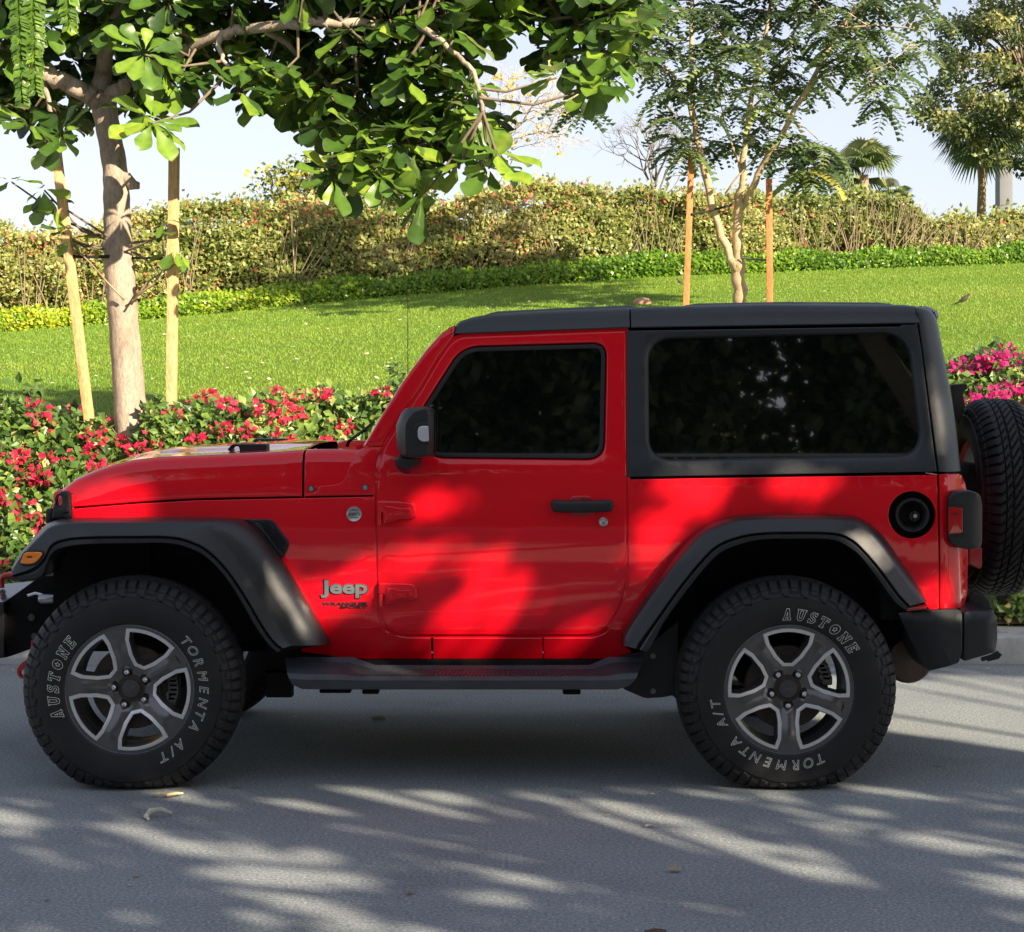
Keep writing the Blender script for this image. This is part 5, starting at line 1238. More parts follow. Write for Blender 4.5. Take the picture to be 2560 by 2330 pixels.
LIMBS = [[(203, 205, TY, .075), (174, 185, TY - .05, .062), (120, 160, TY - .1, .055), (77, 140, TY - .15, .052), (0, 97, TY - .2, .048), (-120, 60, TY - .2, .04)],
 [(203, 210, TY, .07), (201, 155, TY, .058), (214, 77, TY - .1, .048), (232, 10, TY - .1, .04), (260, -120, TY - .1, .03)],
 [(204, 205, TY, .07), (224, 182, TY - .05, .05), (270, 148, TY - .15, .042), (340, 105, TY - .3, .038), (430, 70, TY - .5, .034), (520, 52, TY - .6, .032), (640, 44, TY - .8, .030), (823, 46, TY - .6, .020), (950, 25, TY - .5, .015), (1074, 36, TY - .5, .011), (1200, 25, TY - .5, .008)],
 [(520, 52, TY - .6, .022), (600, 120, TY - .4, .016), (680, 190, TY - .35, .013), (760, 240, TY - .35, .011), (860, 280, TY - .4, .009), (930, 310, TY - .4, .007)],
 [(823, 46, TY - .9, .022), (880, 90, TY - 1.0, .016), (930, 140, TY - 1.0, .014), (950, 220, TY - 1.1, .011)],
 [(640, 44, TY - .8, .018), (700, 120, TY - .5, .012), (690, 220, TY - .5, .009), (660, 300, TY - .6, .007)],
 [(214, 77, TY - .1, .035), (330, 20, TY - .2, .03), (500, -60, TY - .3, .02)], [(77, 140, TY - .15, .03), (100, 210, TY - .1, .015), (110, 260, TY - .1, .008)],
 [(430, 70, TY - .5, .02), (440, 120, TY - .6, .012), (480, 160, TY - .6, .008)]]
LP = []
for L in LIMBS:
    c = crom(L, 5); pts, rs = path3(c); mm = MB(); mm.tube([p + Vector((rnd.gauss(0, .006), rnd.gauss(0, .02), rnd.gauss(0, .008))) if 0 < i < len(pts) - 1 else p for i, p in enumerate(pts)], rs, 9); mm.build("limb", BARKL, tree, sharp=None); LP += pts
CAN = [(-150, -260), (-150, 180), (0, 215), (45, 240), (120, 262), (150, 225), (190, 150), (230, 195), (290, 235), (315, 170), (410, 160), (440, 140), (480, 175), (560, 185), (605, 200), (640, 300), (650, 350), (700, 345), (750, 345), (820, 375), (850, 320), (905, 310), (950, 335), (975, 300), (955, 230), (925, 150), (920, 90), (960, 55), (1040, 55), (1085, 110), (1110, 160), (1180, 165), (1225, 145), (1250, 90), (1275, 20), (1290, -60), (1290, -260)]
ros = []; tries = 0
while len(ros) < 680 and tries < 40000:
    tries += 1; u = rnd.uniform(-150, 1300); v = rnd.uniform(-260, 380)
    if not inside(CAN, u, v) or (v > 40 and sin(u * .021 + 1.2) * cos(v * .027 + u * .006) > .86): continue
    if any(hypot(u - a, v - b) < 18 for a, b, *_ in ros): continue
    fork = 60 < u < 300 and 70 < v < 215
    if fork and rnd.random() < .45: continue
    ros.append((u, v, TY + rnd.uniform(.15, .9) if fork else TY - clamp((u - 150) / 500) * .5 + rnd.uniform(-.45, .9), 0))
for u, v in ((655, 350), (747, 345), (700, 300), (835, 380), (905, 320), (962, 330), (975, 300), (300, 240), (120, 265), (1170, 170), (1095, 150), (470, 180), (60, 245), (285, 105), (1255, 60)): ros.append((u, v, TY - 1.0, 1))
for u, v in ((100, 390), (85, 372), (140, 470), (125, 455), (320, 460), (345, 490), (325, 435), (22, 355)): ros.append((u, v, TY - .15, 2))
pos = []; dr = []; nr_ = []; sz = []; tn = []; tw = MB()
for (u, v, Y, big) in ros:
    c = disc2(u, v, Y); k = rnd.randint(8, 12) if big < 2 else rnd.randint(4, 6); ax = Vector((rnd.gauss(0, .35), rnd.gauss(-.25, .35), rnd.uniform(.25, 1.0))).normalized()
    base = rnd.random(); a0 = rnd.random() * 6.28; t1 = ax.orthogonal().normalized(); t2 = ax.cross(t1); droop = rnd.uniform(.15, 1.15) if big != 1 else .35
    for j in range(k):
        a = a0 + j * 2.4; el = rnd.uniform(-.15, .75) * (1 - .3 * droop); dd = (t1 * cos(a) + t2 * sin(a)) * cos(el) + ax * sin(el) + Vector((0, 0, -droop * rnd.uniform(.3, 1.3)))
        dd.normalize(); up = (ax * .7 + Vector((.2, -.2, .7)) + Vector((rnd.gauss(0, .25), rnd.gauss(0, .25), rnd.gauss(0, .2)))); L = rnd.uniform(.15, .25) * (1.12 if big == 1 else .8 if big == 2 else 1)
        pos.append(tuple(c + dd * .03)); dr.append(tuple(dd)); nr_.append(tuple(up)); sz.append(L * rnd.uniform(.72, 1.1))
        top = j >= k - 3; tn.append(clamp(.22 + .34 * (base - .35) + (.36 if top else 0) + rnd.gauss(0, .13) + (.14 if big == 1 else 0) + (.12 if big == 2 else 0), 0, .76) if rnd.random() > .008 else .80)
    near = min(LP, key=lambda q: (q - c).length) if big < 2 else disc2(238, 480, TY)
    mid = (near + c) / 2 + Vector((rnd.gauss(0, .05), 0, -.05 - .05 * rnd.random()))
    tw.tube([near, mid, c - ax * .01], [.011, .008, .006], 5, cap=False)
tw.build("twigs", simple("twig_bark", (.17, .13, .09), .9, noise=.3), tree, sharp=None)
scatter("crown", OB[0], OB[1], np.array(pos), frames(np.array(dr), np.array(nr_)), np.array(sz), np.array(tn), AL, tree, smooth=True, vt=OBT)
# hanging seed-like fronds of a second plant at the top left
pos = []; dr = []; nr_ = []; sz = []; tn = []
for (u0, v0, L) in ((38, -20, 200), (66, -20, 185), (135, -10, 60)):
    for i in range(int(L / 4)):
        for s in (-1, 1):
            c = disc2(u0 + i * .12 + rnd.gauss(0, 1), v0 + i * 4.4, TY - 1.6); pos.append(tuple(c)); dr.append((s * .8, rnd.gauss(0, .25), -.75)); nr_.append((s * .2, -1, .3 + rnd.gauss(0, .3))); sz.append(rnd.uniform(.07, .10) * (1 - .35 * i / (L / 4))); tn.append(clamp(rnd.gauss(.60, .09)))
fr2 = scatter("hanging_fronds", *LEAF4, np.array(pos), frames(np.array(dr), np.array(nr_)), np.array(sz), np.array(tn), AL, tree)
tag(tree, "big-leaved tree with thick grey trunk in the flower bed, overhanging the car", "tree")
# loose tie and stakes
WOOD = barkmat("stake_wood", (.78, .50, .22), .6); TIE = simple("tie_rubber", (.01, .01, .01), .6)
def stake(pt, pb, Y, wd, lab, mat=WOOD, grp=None):
    a = disc2(*pt, Y); b = disc2(*pb, Y); b2 = b + (b - a).normalized() * .25; d = (a - b2); root_z = b2
    m = MB(); ln = d.length; zz_ = d.normalized(); yy_ = zz_.cross(Vector((1, -.12, 0))).normalized(); xx_ = yy_.cross(zz_); q = Matrix((xx_, yy_, zz_)).transposed(); m.box((-wd / 2, -wd / 2, 0), (wd / 2, wd / 2, ln), .003); vs = [q @ v + b2 for v in m.V]; mm = MB(); mm.add(vs, m.F)
    o = mm.build("wooden_stake", mat, sharp=35); tag(o, lab, "stake", grp); return o
stake((110, 292), (176, 830), TY - .12, .054, "leaning pale wooden stake left of the thick tree trunk", grp="wooden tree stakes")
stake((343, 291), (337, 830), TY - .12, .058, "upright pale wooden stake right of the thick tree trunk", grp="wooden tree stakes")
m = MB(); m.tube([disc2(133, 505, TY - .12), disc2(170, 506, TY - .12), disc2(215, 505, TY - .08)], [.012, .009, .012], 6); o = m.build("tree_tie", TIE); tag(o, "black tie between the leaning stake and the thick trunk", "tree tie")
m = MB(); m.tube([disc2(258, 508, TY - .02), disc2(300, 508, TY - .05), disc2(350, 509, TY - .12)], [.008, .006, .010], 6); o = m.build("tree_tie", TIE); tag(o, "thin black tie between the thick trunk and the upright stake", "tree tie")
m = MB()
for l in ([(245, 590), (215, 560), (180, 520), (140, 480)], [(262, 588), (300, 560), (325, 530), (330, 470)], [(258, 600), (290, 555), (345, 520)]): m.tube([disc2(u, v, TY - .15) for u, v in l], [.008, .006, .005, .003][:len(l)], 5)
m.build("sprouts", TWIG, tree, sharp=None)

# ------------------------------------------------------------------ feathery tree in the middle right
MY = 14.6
def frond(npair=7, drop=.5):
    V = []; F = []
    V += [(-.006, 0, 0), (.006, 0, 0), (.004, 1, -drop), (-.004, 1, -drop)]; F.append((0, 1, 2, 3))
    for i in range(npair):
        t = .15 + .82 * i / (npair - 1); z = -drop * t * t; L = .30 * (1 - abs(t - .5) * .9) 
        for s in (-1, 1):
            b = len(V); dx = s * L; dy = L * .45; w_ = .105
            V += [(0, t, z), (dx * .5, t + dy * .5 - w_, z - .03), (dx * .5, t + dy * .5 + w_, z - .01), (dx, t + dy, z - .09)]; F += [(b, b + 1, b + 2), (b + 1, b + 3, b + 2)] if s > 0 else [(b, b + 2, b + 1), (b + 1, b + 2, b + 3)]
    return V, F
FR = frond()
ML = leafmat("feathery_leaves", [(0, (.030, .060, .028)), (.35, (.085, .14, .055)), (.65, (.19, .26, .09)), (.88, (.34, .42, .13)), (1, (.50, .44, .08))], trans=.32, rough=.4)
mt = empty("feathery_tree", (disc2(1456, 640, MY).x, MY, groundZ(disc2(1456, 640, MY).x, MY)))
BARKM = barkmat("tan_bark", (.55, .41, .25), 1.2)
ML_ = [[(1458, 680, MY, .085), (1456, 600, MY, .080), (1453, 550, MY, .078), (1452, 515, MY, .078)],
 [(1452, 530, MY, .066), (1437, 500, MY, .050), (1408, 421, MY, .042), (1388, 336, MY, .038), (1371, 266, MY - .1, .032), (1361, 154, MY - .1, .026), (1363, 0, MY, .020), (1362, -150, MY, .015)],
 [(1452, 525, MY, .066), (1453, 480, MY, .052), (1454, 417, MY, .055), (1462, 348, MY, .040), (1477, 216, MY, .030), (1500, 97, MY, .024), (1520, 0, MY, .02), (1530, -150, MY, .015)],
 [(1455, 420, MY, .040), (1475, 385, MY, .040), (1500, 328, MY - .1, .034), (1539, 263, MY - .2, .030), (1601, 154, MY - .3, .026), (1655, 58, MY - .3, .022), (1720, -20, MY - .4, .018), (1800, -90, MY - .4, .012)],
 [(1371, 266, MY - .1, .02), (1345, 180, MY - .2, .014), (1290, 110, MY - .4, .010), (1210, 60, MY - .5, .006)], [(1361, 154, MY, .018), (1440, 110, MY, .012), (1400, 50, MY, .01), (1370, 30, MY, .01)],
 [(1601, 154, MY - .3, .014), (1680, 142, MY - .5, .010), (1740, 130, MY - .6, .007), (1790, 90, MY - .6, .004)], [(1655, 58, MY - .3, .014), (1730, 50, MY - .5, .010), (1820, 60, MY - .7, .005)],
 [(1462, 348, MY, .016), (1440, 280, MY - .2, .010), (1420, 220, MY - .2, .007), (1400, 120, MY - .2, .005)], [(1477, 216, MY, .014), (1530, 160, MY + .2, .010), (1560, 80, MY + .3, .007)],
 [(1454, 400, MY, .02), (1430, 380, MY - .1, .014), (1460, 340, MY - .2, .010), (1500, 300, MY - .3, .006)]]
LP = []
for i, L in enumerate(ML_):
    c = crom(L, 4); pts, rs = path3(c); mm = MB(); mm.tube([p + Vector((rnd.gauss(0, .01), rnd.gauss(0, .02), 0)) if 0 < j < len(pts) - 1 else p for j, p in enumerate(pts)], rs, 10); mm.build("trunk" if i == 0 else "limb", BARKM, mt, sharp=None)
    if i > 0: LP += pts[3:]
CAN = [(1130, -160), (1160, 60), (1190, 130), (1240, 110), (1270, 170), (1300, 215), (1320, 290), (1370, 300), (1440, 290), (1470, 340), (1520, 290), (1560, 340), (1640, 330), (1630, 250), (1600, 200), (1640, 150), (1700, 130), (1725, 195), (1770, 150), (1800, 130), (1850, 70), (1870, -10), (1900, -160)]
pos = []; dr = []; nr_ = []; sz = []; tn = []; tw = MB(); cl = []
tries = 0
while len(cl) < 205 and tries < 9000:
    tries += 1; u = rnd.uniform(1120, 1900); v = rnd.uniform(-160, 350)
    if not inside(CAN, u, v) or any(hypot(u - a, v - b) < 19 for a, b, _ in cl): continue
    if sin(u * .031) * cos(v * .037 + 1) > .62: continue
    cl.append((u, v, MY + rnd.uniform(-1.1, .9)))
cl += [(1128, 200, MY - 1), (1150, 215, MY - 1), (1320, 235, MY - .9), (1400, 225, MY - .9), (1725, 195, MY - .6), (1740, 210, MY - .5), (1620, 330, MY - .2), (1590, 350, MY), (1550, 330, MY), (1205, 115, MY - 1)]
for (u, v, Y) in cl:
    c = disc2(u, v, Y); base = rnd.gauss(.36, .13); k = rnd.randint(5, 8); a0 = rnd.random() * 6.28
    near = min(LP, key=lambda q: (q - c).length); tw.tube([near, (near + c) / 2 + Vector((rnd.gauss(0, .06), 0, .05)), c], [.007, .005, .003], 4, cap=False)
    for j in range(k):
        a = a0 + j * 6.28 / k; dd = Vector((cos(a), sin(a) * .8, rnd.uniform(-.55, .25))).normalized(); pos.append(tuple(c)); dr.append(tuple(dd)); nr_.append((rnd.gauss(0, .2), rnd.gauss(-.2, .2), 1)); sz.append(rnd.uniform(.24, .40)); tn.append(clamp(base + rnd.gauss(0, .10) + (.4 if rnd.random() < .05 else 0)))
tw.build("twigs", BARKM, mt, sharp=None); scatter("crown", FR[0], FR[1], np.array(pos), frames(np.array(dr), np.array(nr_)), np.array(sz), np.array(tn), ML, mt)
tag(mt, "feathery young tree with forked tan trunk on the lawn between two stakes", "tree")
WOOD2 = barkmat("stake_wood_orange", (.62, .25, .09), .7)
stake((1362, 290), (1349, 650), MY - .4, .066, "orange wooden stake left of the feathery tree's trunk", WOOD2, "wooden tree stakes"); stake((1514, 352), (1516, 650), MY - .3, .070, "orange wooden stake right of the feathery tree's trunk", WOOD2, "wooden tree stakes")
m = MB(); m.tube([disc2(1350, 423, MY - .36), disc2(1362, 422, MY - .44), disc2(1392, 416, MY - .3), disc2(1440, 404, MY - .1)], [.02, .016, .013, .018], 6); o = m.build("tree_tie", TIE); tag(o, "black tie from the left orange stake to the forked trunk", "tree tie")
m = MB(); m.tube([disc2(1458, 508, MY - .1), disc2(1490, 511, MY - .2), disc2(1522, 513, MY - .33)], [.010, .012, .012], 6); o = m.build("tree_tie", simple("tie_grey", (.12, .11, .10), .7)); tag(o, "grey tie from the forked trunk to the right orange stake", "tree tie")

# ------------------------------------------------------------------ twiggy trees
def twiggy(name, lab, trunk, crownc, rad, Y, col, depth, flowers=None, sd=3, thin=.02, sq=.85):
    r = random.Random(sd); root = empty(name, disc2(*trunk[-1][:2], Y)); mat = barkmat(name + "_bark", col); m = MB(); tips = []
    pts, rs = path3(crom([(u, v, Y, q) for u, v, q in trunk[::-1]], 4)); m.tube(pts, rs, 8); m.build("trunk", mat, root, sharp=None); m = MB()
    def grow(p, d, L, rr_, k):
        q = p + d * L; mid = (p + q) / 2 + Vector((r.gauss(0, .07), r.gauss(0, .07), r.gauss(0, .07))) * L; m.tube([p, mid, q], [rr_, rr_ * .85, rr_ * .65], 4, cap=False)
        if k == 0: tips.append(q); return
        for _ in range(r.choice((2, 3, 3))):
            e = (d + Vector((r.gauss(0, .6), r.gauss(0, .5), r.gauss(0.05, .5)))).normalized(); grow(q, e, L * r.uniform(.62, .92), rr_ * .62, k - 1)
    c0 = pts[-1]; cc = disc2(*crownc, Y)
    for i in range(7):
        d = (cc - c0).normalized() + Vector((r.uniform(-1, 1), r.uniform(-.6, .6), r.uniform(-.5, .7))) * sq; grow(c0 + (cc - c0) * r.uniform(0, .6), d.normalized(), rad * .38, thin, depth)
    m.build("branches", mat, root, sharp=None)
    if flowers:
        n = len(tips); idx = [i for i in range(n) if r.random() < flowers]; P_ = []; 
        for i in idx:
            for j in range(6): P_.append(tuple(tips[i] + Vector((r.gauss(0, .035), r.gauss(0, .035), r.gauss(0, .03)))))
        if P_: scatter("flowers", *LEAF4, np.array(P_), frames(rdir(len(P_)), rdir(len(P_))), np.full(len(P_), .07), rng.random(len(P_)), leafmat(name + "_flowers", [(0, (.62, .42, .02)), (1, (.80, .60, .04))], trans=.3), root)
    tag(root, lab, "tree"); return root
twiggy("bare_tree", "leafless pale twiggy tree with a few yellow flowers behind the hedge", [(938, 372, .05), (935, 400, .06), (945, 430, .065), (960, 480, .07), (985, 545, .08)], (1030, 200), 1.15, 19.9, (.62, .52, .42), 5, .05, 5, .022, 1.1)
twiggy("bare_tree", "leafless low tree of curved grey twigs behind the hedge, left of the orange stakes", [(1292, 400, .05), (1300, 480, .07)], (1290, 310), .95, 20.5, (.22, .19, .16), 4, None, 9, .022, 1.0)
def bushy(name, lab, poly, Y, n, size, stops, trunk=None, cat="tree", sd=0, colb=(.25, .2, .14), clump=.25, dn=60):
    root = empty(name, disc2(poly[0][0], 440, Y)); r = random.Random(sd); us = [p[0] for p in poly]; vs_ = [p[1] for p in poly]; C = []
    while len(C) < n // dn:
        u = r.uniform(min(us), max(us)); v = r.uniform(min(vs_), max(vs_))
        if inside(poly, u, v): C.append(disc2(u, v, Y + r.uniform(-1, 1)))
    C = np.array([tuple(c) for c in C]); idx = rng.integers(0, len(C), n); off = rdir(n) * (rng.random((n, 1)) ** .5) * clump * np.array([1.3, 1, .75]); pos = C[idx] + off
    tint = np.clip(.45 + .15 * rng.normal(size=n) + .18 * rng.normal(size=len(C))[idx] + off[:, 2] * .5, 0, 1)
    scatter("crown", *LEAF2, pos, frames(rdir(n) + np.array([0, 0, -.3]), np.tile([.3, -.6, .8], (n, 1)) + rdir(n)), size * (.6 + .8 * rng.random(n)), tint, leafmat(name + "_leaf" + str(sd), stops, trans=.25), root)
    if trunk:
        m = MB(); pts, rs = path3(crom([(u, v, Y, q) for u, v, q in trunk], 4)); m.tube(pts, rs, 8); m.build("trunk", barkmat(name + "_bark" + str(sd), colb), root, sharp=None)
        m = MB(); top = pts[-1]
        for c in C[:: max(1, len(C) // 60)]: c = Vector(c); m.tube([top + (c - top) * .1, (top + c) / 2 + Vector((0, 0, .1)), c], [.03, .018, .006], 4, cap=False)
        m.build("branches", barkmat(name + "_bark" + str(sd), colb), root, sharp=None)
    tag(root, lab, cat); return root
bushy("flowering_tree", "rounded green and yellow-flowering tree behind the hedge under the hanging leaves", [(540, 350), (560, 320), (640, 305), (720, 300), (800, 330), (830, 380), (830, 440), (560, 440), (530, 380)], 23, 7000, .09, [(0, (.03, .06, .012)), (.4, (.07, .11, .02)), (.7, (.30, .30, .03)), (1, (.6, .46, .03))], [(680, 480, .1), (680, 380, .08)], sd=2, clump=.35)
bushy("tall_tree", "tall olive-green tree rising at the right edge behind the palm", [(1800, 215), (1830, 160), (1860, 70), (1900, 15), (1960, -60), (2150, -160), (2200, 330), (2050, 350), (1985, 330), (1930, 290), (1880, 245), (1810, 245)], 23.5, 21000, .085, [(0, (.035, .06, .022)), (.4, (.09, .13, .04)), (.75, (.22, .25, .08)), (1, (.42, .34, .10))], [(2040, 480, .18), (2035, 300, .14), (2020, 150, .1)], sd=3, clump=.24, dn=130)
def palm(name, lab, u, v, vb, Y, r, nf, w_, seed, tr=True, sh=1.0):
    c = disc2(u, v, Y); b = disc2(u, vb, Y); root = empty(name, b); q = random.Random(seed)
    if tr: m = MB(); m.tube([b, (b + c) / 2 + Vector((.02, 0, 0)), c], [w_, w_ * .8, w_ * .9], 10); m.build("trunk", barkmat(name + "_trunk" + str(seed), (.33, .24, .15), .8), root, sharp=None)
    M_ = leafmat(name + "_leaf" + str(seed), [(0, (.035, .07, .022)), (.5, (.09, .15, .045)), (1, (.30, .32, .13))], trans=.25, rough=.4)
    for i in range(nf):
        a = 2 * pi * i / nf + q.uniform(-.2, .2); el = (q.uniform(-.55, 1.25) if sh < 0 else q.uniform(-.1, 1.45)) * abs(sh) * (-1 if sh < 0 else 1); d = Vector((cos(a) * cos(el), sin(a) * cos(el), sin(el))); st_ = c + d * r * .42
        V = []; F = []; side = d.cross(Vector((0, 0, 1))).normalized(); up = side.cross(d).normalized(); V += [c - side * .006, c + side * .006, st_ + side * .006, st_ - side * .006]; F.append((0, 1, 2, 3)); ns = 22
        for k in range(ns):
            an = lerp(-1.5, 1.5, k / (ns - 1)); e = (d * cos(an) + side * sin(an)).normalized(); L = r * (.62 + .1 * cos(an)); tip = st_ + e * L - Vector((0, 0, .18 * r * (1 + abs(sin(an))))) + up * .02; md = st_ + e * L * .6 + up * .02; wd = r * .035; pn = e.cross(up).normalized() * wd
            n0 = len(V); V += [st_, md + pn, md - pn - up * .015, tip]; F += [(n0, n0 + 1, n0 + 2), (n0 + 1, n0 + 3, n0 + 2)]
        o = mkobj("frond", V, F, M_, root, sharp=None, smooth=False); at = o.data.attributes.new("tint", 'FLOAT', 'POINT'); at.data.foreach_set("value", [clamp(.5 + .25 * sin(el) + q.gauss(0, .12))] * len(V))
    tag(root, lab, "palm", "fan palms beyond the hedge"); return root
palm("fan_palm", "young fan palm with stiff upright leaves just above the hedge", 1698, 345, 420, 21.5, .62, 20, .10, 1)
palm("fan_palm", "smallest fan palm low behind the shrubs beside the young palm", 1752, 385, 430, 22, .34, 12, .05, 4)
palm("fan_palm", "tall fan palm with a thin trunk at the right edge", 1931, 262, 460, 25.5, .78, 22, .085, 7, sh=-.75)
m = MB(); a = disc2(1968, 460, 45); b = disc2(1994, 235, 45); m.box((a.x, 45, a.z - 4), (b.x, 45.5, b.z), .02); o = m.build("distant_building", simple("grey_render", (.17, .17, .19), .9, noise=.1, nscale=2)); tag(o, "slim grey column of a building far behind the tall palm", "building")
m = MB(); o = None

# ------------------------------------------------------------------ birds, stone, litter on the road
def lawnpt(u, v):
    lo, hi = 6.2, 22.0
    for _ in range(40):
        y = (lo + hi) / 2; x = (u - 1008) * (y + 7.4) / 3870; z = groundZ(x, y); vv = 771 - 3870 * (z - 1.5) / (y + 7.4)
        if vv > v: lo = y
        else: hi = y
    return Vector((x, y, z))
def bird(u, v, s, lab, hd):
    c = lawnpt(u, v); root = empty("bird", c); h = Vector((hd, -.2, 0)).normalized(); mat = simple("bird_feathers" + str(u), (.055, .040, .030), .8, noise=.3, nscale=60)
    f = lambda a, b: c + h * a * s + Vector((0, 0, b * s)); m = MB(); m.tube([f(-.20, .05), f(-.12, .075), f(-.06, .11), f(0, .15), f(.05, .19), f(.075, .225), f(.10, .25), f(.125, .25), f(.14, .245)], [.010 * s, .016 * s, .045 * s, .058 * s, .046 * s, .028 * s, .030 * s, .022 * s, .004], 12); m.build("body", mat, root, sharp=None)
    m = MB(); m.tube([f(.135, .25), f(.175, .243)], [.008 * s, .001], 6); m.build("beak", simple("beak" + str(u), (.45, .30, .04), .5), root)
    for k in (-1, 1): m = MB(); o_ = Vector((h.y, -h.x, 0)) * .02 * s * k; m.tube([f(0, .11) + o_, f(.005, .05) + o_, f(0, 0) + o_, f(.03, .002) + o_], [.006 * s, .004 * s, .004 * s, .003 * s], 5); m.build("leg", simple("leg" + str(u) + str(k), (.35, .25, .06), .6), root)
    tag(root, lab, "bird")
bird(1898, 602, .52, "small dark bird standing on the lawn at the right above the spare wheel", 1); bird(1338, 562, .34, "small dark bird beside the left orange stake on the lawn", -1)
c = lawnpt(1265, 598); m = MB(); rows = [[c + Vector((cos(a) * r * (1 + .15 * sin(a * 3)), sin(a) * r * .8, z)) for a in [k * pi / 8 for k in range(16)]] for r, z in ((.11, -.02), (.105, .03), (.07, .065), (.005, .075))]; V, F = loftgrid(rows, True); m.add(V, F); o = m.build("stone", simple("pink_stone", (.48, .27, .18), .8, noise=.2)); tag(o, "pinkish stone on the lawn just above the car roof", "stone")
def curl(u, v, pts, lab, cat, w_=.006, col=(.50, .46, .36)):
    d = 3870 * 1.5 / (v - 771); c = Vector(((u - 1008) * d / 3870, d - 7.4, 0.003)); m = MB(); P_ = [c + Vector(p) for p in pts]
    for i in range(len(P_) - 1): pass
    m.tube(P_, [w_ * (.5 + .8 * sin(pi * (i + .5) / len(P_))) for i in range(len(P_))], 5); o = m.build(cat.replace(" ", "_"), simple("dry_" + str(u), col, .8, noise=.2)); tag(o, lab, cat); return o
curl(312, 1613, [(-.03, -.03, .004), (-.045, .0, .008), (-.035, .03, .02), (0, .045, .022), (.04, .04, .010)], "curled pale dry pod on the road in front of the front wheel", "dry pod", .007)
curl(325, 1571, [(-.05, 0, .008), (-.02, .01, .012), (.01, -.01, .010), (.04, .01, .012), (.06, .03, .008)], "wavy yellowish dry leaf on the road under the front tyre's right edge", "dry leaf", .006, (.46, .38, .22))
curl(745, 1418, [(-.03, 0, .006), (0, .0, .010), (.03, .01, .006)], "small pale dry leaf lying in the shade under the side step", "dry leaf", .008, (.42, .38, .24))
curl(1835, 1318, [(-.04, 0, .008), (-.01, .02, .014), (.03, .0, .008)], "pale dry leaf on the road below the rear bumper", "dry leaf", .008, (.46, .40, .30))
curl(1290, 1842, [(-.03, 0, .006), (0, .0, .010), (.03, .01, .006)], "dark dry leaf at the bottom edge of the road", "dry leaf", .007, (.12, .08, .05))
n = 60; yy = np.concatenate([-4.5 + rng.random(22) * 7.6, 3.05 + rng.random(38) * .34]); xx = (rng.random(n) - .5) * 2 * .30 * (yy + 7.4); pos = np.stack([xx, yy, np.full(n, .006)], 1)
o = scatter("dry_leaves", *LEAF4, pos, frames(rdir(n) * np.array([1, 1, .05]), np.tile([0, 0, 1.], (n, 1)) + .25 * rdir(n)), .025 + .03 * rng.random(n), rng.random(n), leafmat("dry_leaf_mix", [(0, (.10, .06, .03)), (.5, (.34, .26, .14)), (1, (.52, .46, .32))], trans=.1)); tag(o, "small dry leaves scattered on the road and along the kerb", "dry leaves", kind="stuff")
n = 420; yy = -5.2 + rng.random(n) * 8.5; xx = (rng.random(n) - .5) * 2 * .31 * (yy + 7.4) ; pos = np.stack([xx, yy, np.full(n, .004)], 1)
o = scatter("road_grit", *LEAF2, pos, frames(rdir(n) * np.array([1, 1, .05]), np.tile([0, 0, 1.], (n, 1)) + .35 * rdir(n)), .006 + .016 * rng.random(n) ** 3, rng.random(n), leafmat("grit", [(0, (.05, .035, .02)), (.4, (.34, .30, .22)), (1, (.60, .58, .52))], trans=0)); tag(o, "pale grit and leaf crumbs strewn over the road", "grit", kind="stuff")

# ------------------------------------------------------------------ trees across the road (they shade the car and are mirrored in its windows)
S = np.array(TO_SUN)
def XZ(u, v): q = disc2(u, v, .13); return q.x, q.z
LIT = [(255, 975, 105, 34, -8), (300, 930, 60, 14, -5), (565, 1195, 75, 75, 50), (700, 1155, 70, 38, 0), (800, 1110, 95, 24, 22), (985, 1150, 78, 62, -20), (930, 1215, 80, 32, 20), (1000, 1270, 60, 30, 0), (1380, 962, 75, 42, 12), (1290, 1065, 60, 34, 25), (1595, 950, 60, 26, 10), (1845, 1165, 40, 40, 20), (1880, 800, 22, 100, 4), (1770, 1390, 45, 60, 0), (1150, 1235, 50, 24, 15), (860, 985, 55, 20, 15), (120, 1120, 50, 40, 0), (1640, 1120, 60, 16, 0), (740, 1330, 60, 30, 0)]
LITX = [(*XZ(u, v), a / 513. + .045, b / 513. + .045, R(t)) for u, v, a, b, t in LIT]
def shade_keep(X, Z):
    for (cx, cz, a, b, t) in LITX:
        dx, dz = X - cx, Z - cz; p = dx * cos(t) + dz * sin(t); q = -dx * sin(t) + dz * cos(t)
        if (p / a) ** 2 + (q / b) ** 2 < 1: return False
    return True
Pp = []; tries = 0; LS = []
SPOT = []
while len(SPOT) < 150:
    x = rnd.uniform(-5, 5.5); y = -5.0 + 5.2 * rnd.random() ** .50
    if rnd.random() > .5 + .5 * clamp((x + 2.5) / 3): continue
    SPOT.append((x * -.68 + y * .73, x * .73 + y * .68, rnd.uniform(.14, .46), rnd.uniform(.03, .095)))
SPOT = np.array(SPOT)
def ground_lit(x, y):
    a = x * -.68 + y * .73; b = x * .73 + y * .68
    return bool((((SPOT[:, 0] - a) / (SPOT[:, 2] + .08)) ** 2 + ((SPOT[:, 1] - b) / (SPOT[:, 3] + .035)) ** 2 < 1).any())
